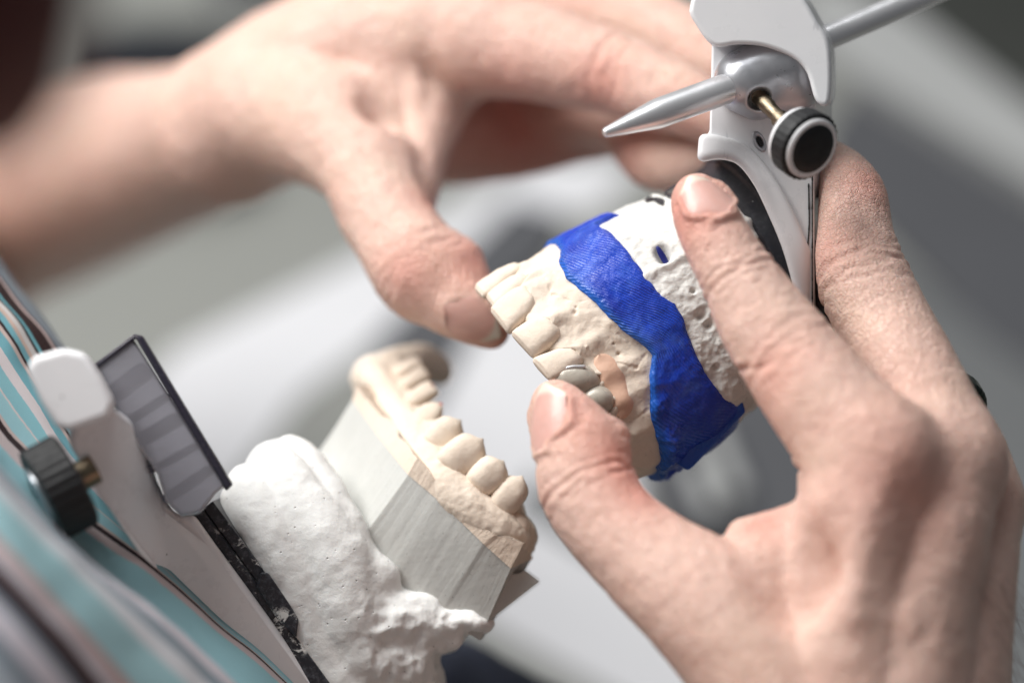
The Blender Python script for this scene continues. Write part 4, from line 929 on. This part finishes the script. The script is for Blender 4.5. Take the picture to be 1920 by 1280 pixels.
# ring peeking out behind the fingers
RG = []; rc = V(1762, 772, .25); ra_ = nrm(V(1800, 860, 1.2) - V(1722, 720, -.4)); e1 = nrm(np.cross(ra_, [0, 0, 1])); e2 = np.cross(ra_, e1)
RF = Field()
for k in range(40):
    a, b = 2 * math.pi * k / 40, 2 * math.pi * (k + 1) / 40
    for o in (-.12, 0, .12): RF.cone(rc + ra_ * o + .90 * (e1 * math.cos(a) + e2 * math.sin(a)), rc + ra_ * o + .90 * (e1 * math.cos(b) + e2 * math.sin(b)), .09, .09, .05)
v, f = RF.mesh(0.04); set_props(mesh_obj('finger_ring', v, f, MAT['ring'], None, True), 'dark metal ring on the ring finger behind the right hand', 'ring')
# fine hairs along the outer edge of the right hand
rngh = np.random.default_rng(3); vs, fs = [], []
sel = np.where((project(v1)[:, 0] > 1835) & (project(v1)[:, 1] > 1060) & (project(v1)[:, 1] < 1300) & (n1[:, 0] > .5))[0]
for i in rngh.choice(sel, 90):
    p = v1[i] - n1[i] * .02; dr = nrm(n1[i] * .55 + np.array([.1, -1.0, .1]) + rngh.normal(0, .25, 3)); L = rngh.uniform(.35, .8); b0 = len(vs); pts = []
    for k in range(6):
        t = k / 5; pts.append(p + n1[i] * (.22 * t) + dr * L * t + np.array([0, -.15 * t * t, 0]))
    for k in range(6):
        r = .006 * (1 - k / 6.5)
        for a in range(3): vs.append(pts[k] + r * np.array([math.cos(a * 2.1), 0.2, math.sin(a * 2.1)]))
    for k in range(5):
        for a in range(3): fs.append([b0 + k * 3 + a, b0 + k * 3 + (a + 1) % 3, b0 + k * 3 + 3 + (a + 1) % 3, b0 + k * 3 + 3 + a])
h_ = mesh_obj('arm_hair', np.array(vs), np.array(fs), MAT['hair'], pr_); h_['kind'] = 'stuff'
# ------------------------------------------------------------------ shirt, head of hair, shirt part painted as shaded
lines = [
 [(-140, 380, -6), (-60, 445, -5.5), (20, 530, -5), (112, 650, -4.2), (210, 830, -4), (410, 1090, -4), (650, 1330, -4)],
 [(-150, 400, -4), (-60, 466, -3.2), (10, 545, -2.4), (105, 662, -1.8), (195, 835, -1.6), (400, 1090, -1.6), (640, 1330, -1.6)],
 [(-150, 470, -1.5), (-70, 560, -.8), (0, 640, -.3), (70, 740, .1), (150, 870, .6), (340, 1080, .6), (600, 1330, .3)],
 [(-160, 590, 1), (-90, 690, 1.4), (-30, 780, 1.8), (40, 870, 2.2), (150, 985, 2.4), (330, 1110, 1.9), (580, 1335, .8)],
 [(-170, 690, 3.4), (-100, 790, 3.9), (-40, 870, 4.2), (40, 950, 4.4), (140, 1045, 4.2), (310, 1170, 3.4), (540, 1345, 1.9)],
 [(-180, 700, 6.0), (-110, 790, 6.6), (-30, 860, 7.0), (60, 950, 7.0), (170, 1060, 6.6), (330, 1200, 5.6), (520, 1370, 4.0)],
 [(-190, 780, 8.2), (-120, 870, 8.8), (-50, 950, 9.0), (40, 1050, 9.0), (140, 1160, 8.6), (280, 1310, 7.6), (440, 1460, 6.4)],
 [(-210, 950, 10), (-150, 1040, 10.4), (-80, 1130, 10.6), (0, 1230, 10.6), (90, 1340, 10.2), (200, 1470, 9.4), (330, 1600, 8.4)],
 [(-240, 1200, 10.5), (-200, 1280, 10.8), (-140, 1370, 11), (-80, 1460, 11), (0, 1560, 10.6), (100, 1680, 10), (220, 1800, 9)]]
nl, ncol = 260, 150
G0 = np.array([[V(*p) for p in ln] for ln in lines])                # lines x points x 3
G1 = np.stack([catmull(G0[i], ncol) for i in range(len(lines))])     # lines x ncol
G3 = np.stack([catmull(G1[:, j], nl) for j in range(ncol)], 1)       # nl x ncol
v = G3.reshape(-1, 3); f = grid_faces(nl, ncol)
arc = np.r_[0, np.cumsum(np.linalg.norm(np.diff(G3, axis=0), axis=2).mean(1))]; un = np.array([0, 5, 75, 124, 143, 165, 203, 268, 330.]) / 347; uu = np.interp(np.linspace(0, 8, nl), np.arange(9), un)
uv = np.stack([np.repeat(uu, ncol), np.tile(np.linspace(0, 1, ncol) * 6, nl)], 1)
n_ = vnormals(v, f)
v = v + n_ * (0.10 * fbm(v, .35, 3, 200))[:, None]
so = mesh_obj('shirt', v, f, MAT['shirt'], pr_, True, None, uv)
m = so.modifiers.new('cloth', 'SOLIDIFY'); m.thickness = 0.0012; m.offset = 0
# hair of the bent head, top left
HF = Field(); HF.ell(V(-90, -80, 28), (1.5, 2.1, 2.4), .5).ell(V(-40, 60, 27), (1.0, 1.4, 1.6), .8)
v, f = HF.mesh(.18); v += .12 * np.stack([fbm(v * [1, .3, 1], 1.5, 3, k) for k in (210, 211, 212)], 1); mesh_obj('hair', v, f, MAT['hair'], pr_)
# shirt under the lower cast, its shade put into the navy colour
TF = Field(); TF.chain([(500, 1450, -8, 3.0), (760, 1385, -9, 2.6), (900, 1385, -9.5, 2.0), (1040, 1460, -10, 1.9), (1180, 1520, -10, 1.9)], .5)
v, f = TF.mesh(.15); v += vnormals(v, f) * (.15 * fbm(v, .5, 3, 220))[:, None]; mesh_obj('shaded_shirt', v, f, MAT['shaded_shirt'], pr_)
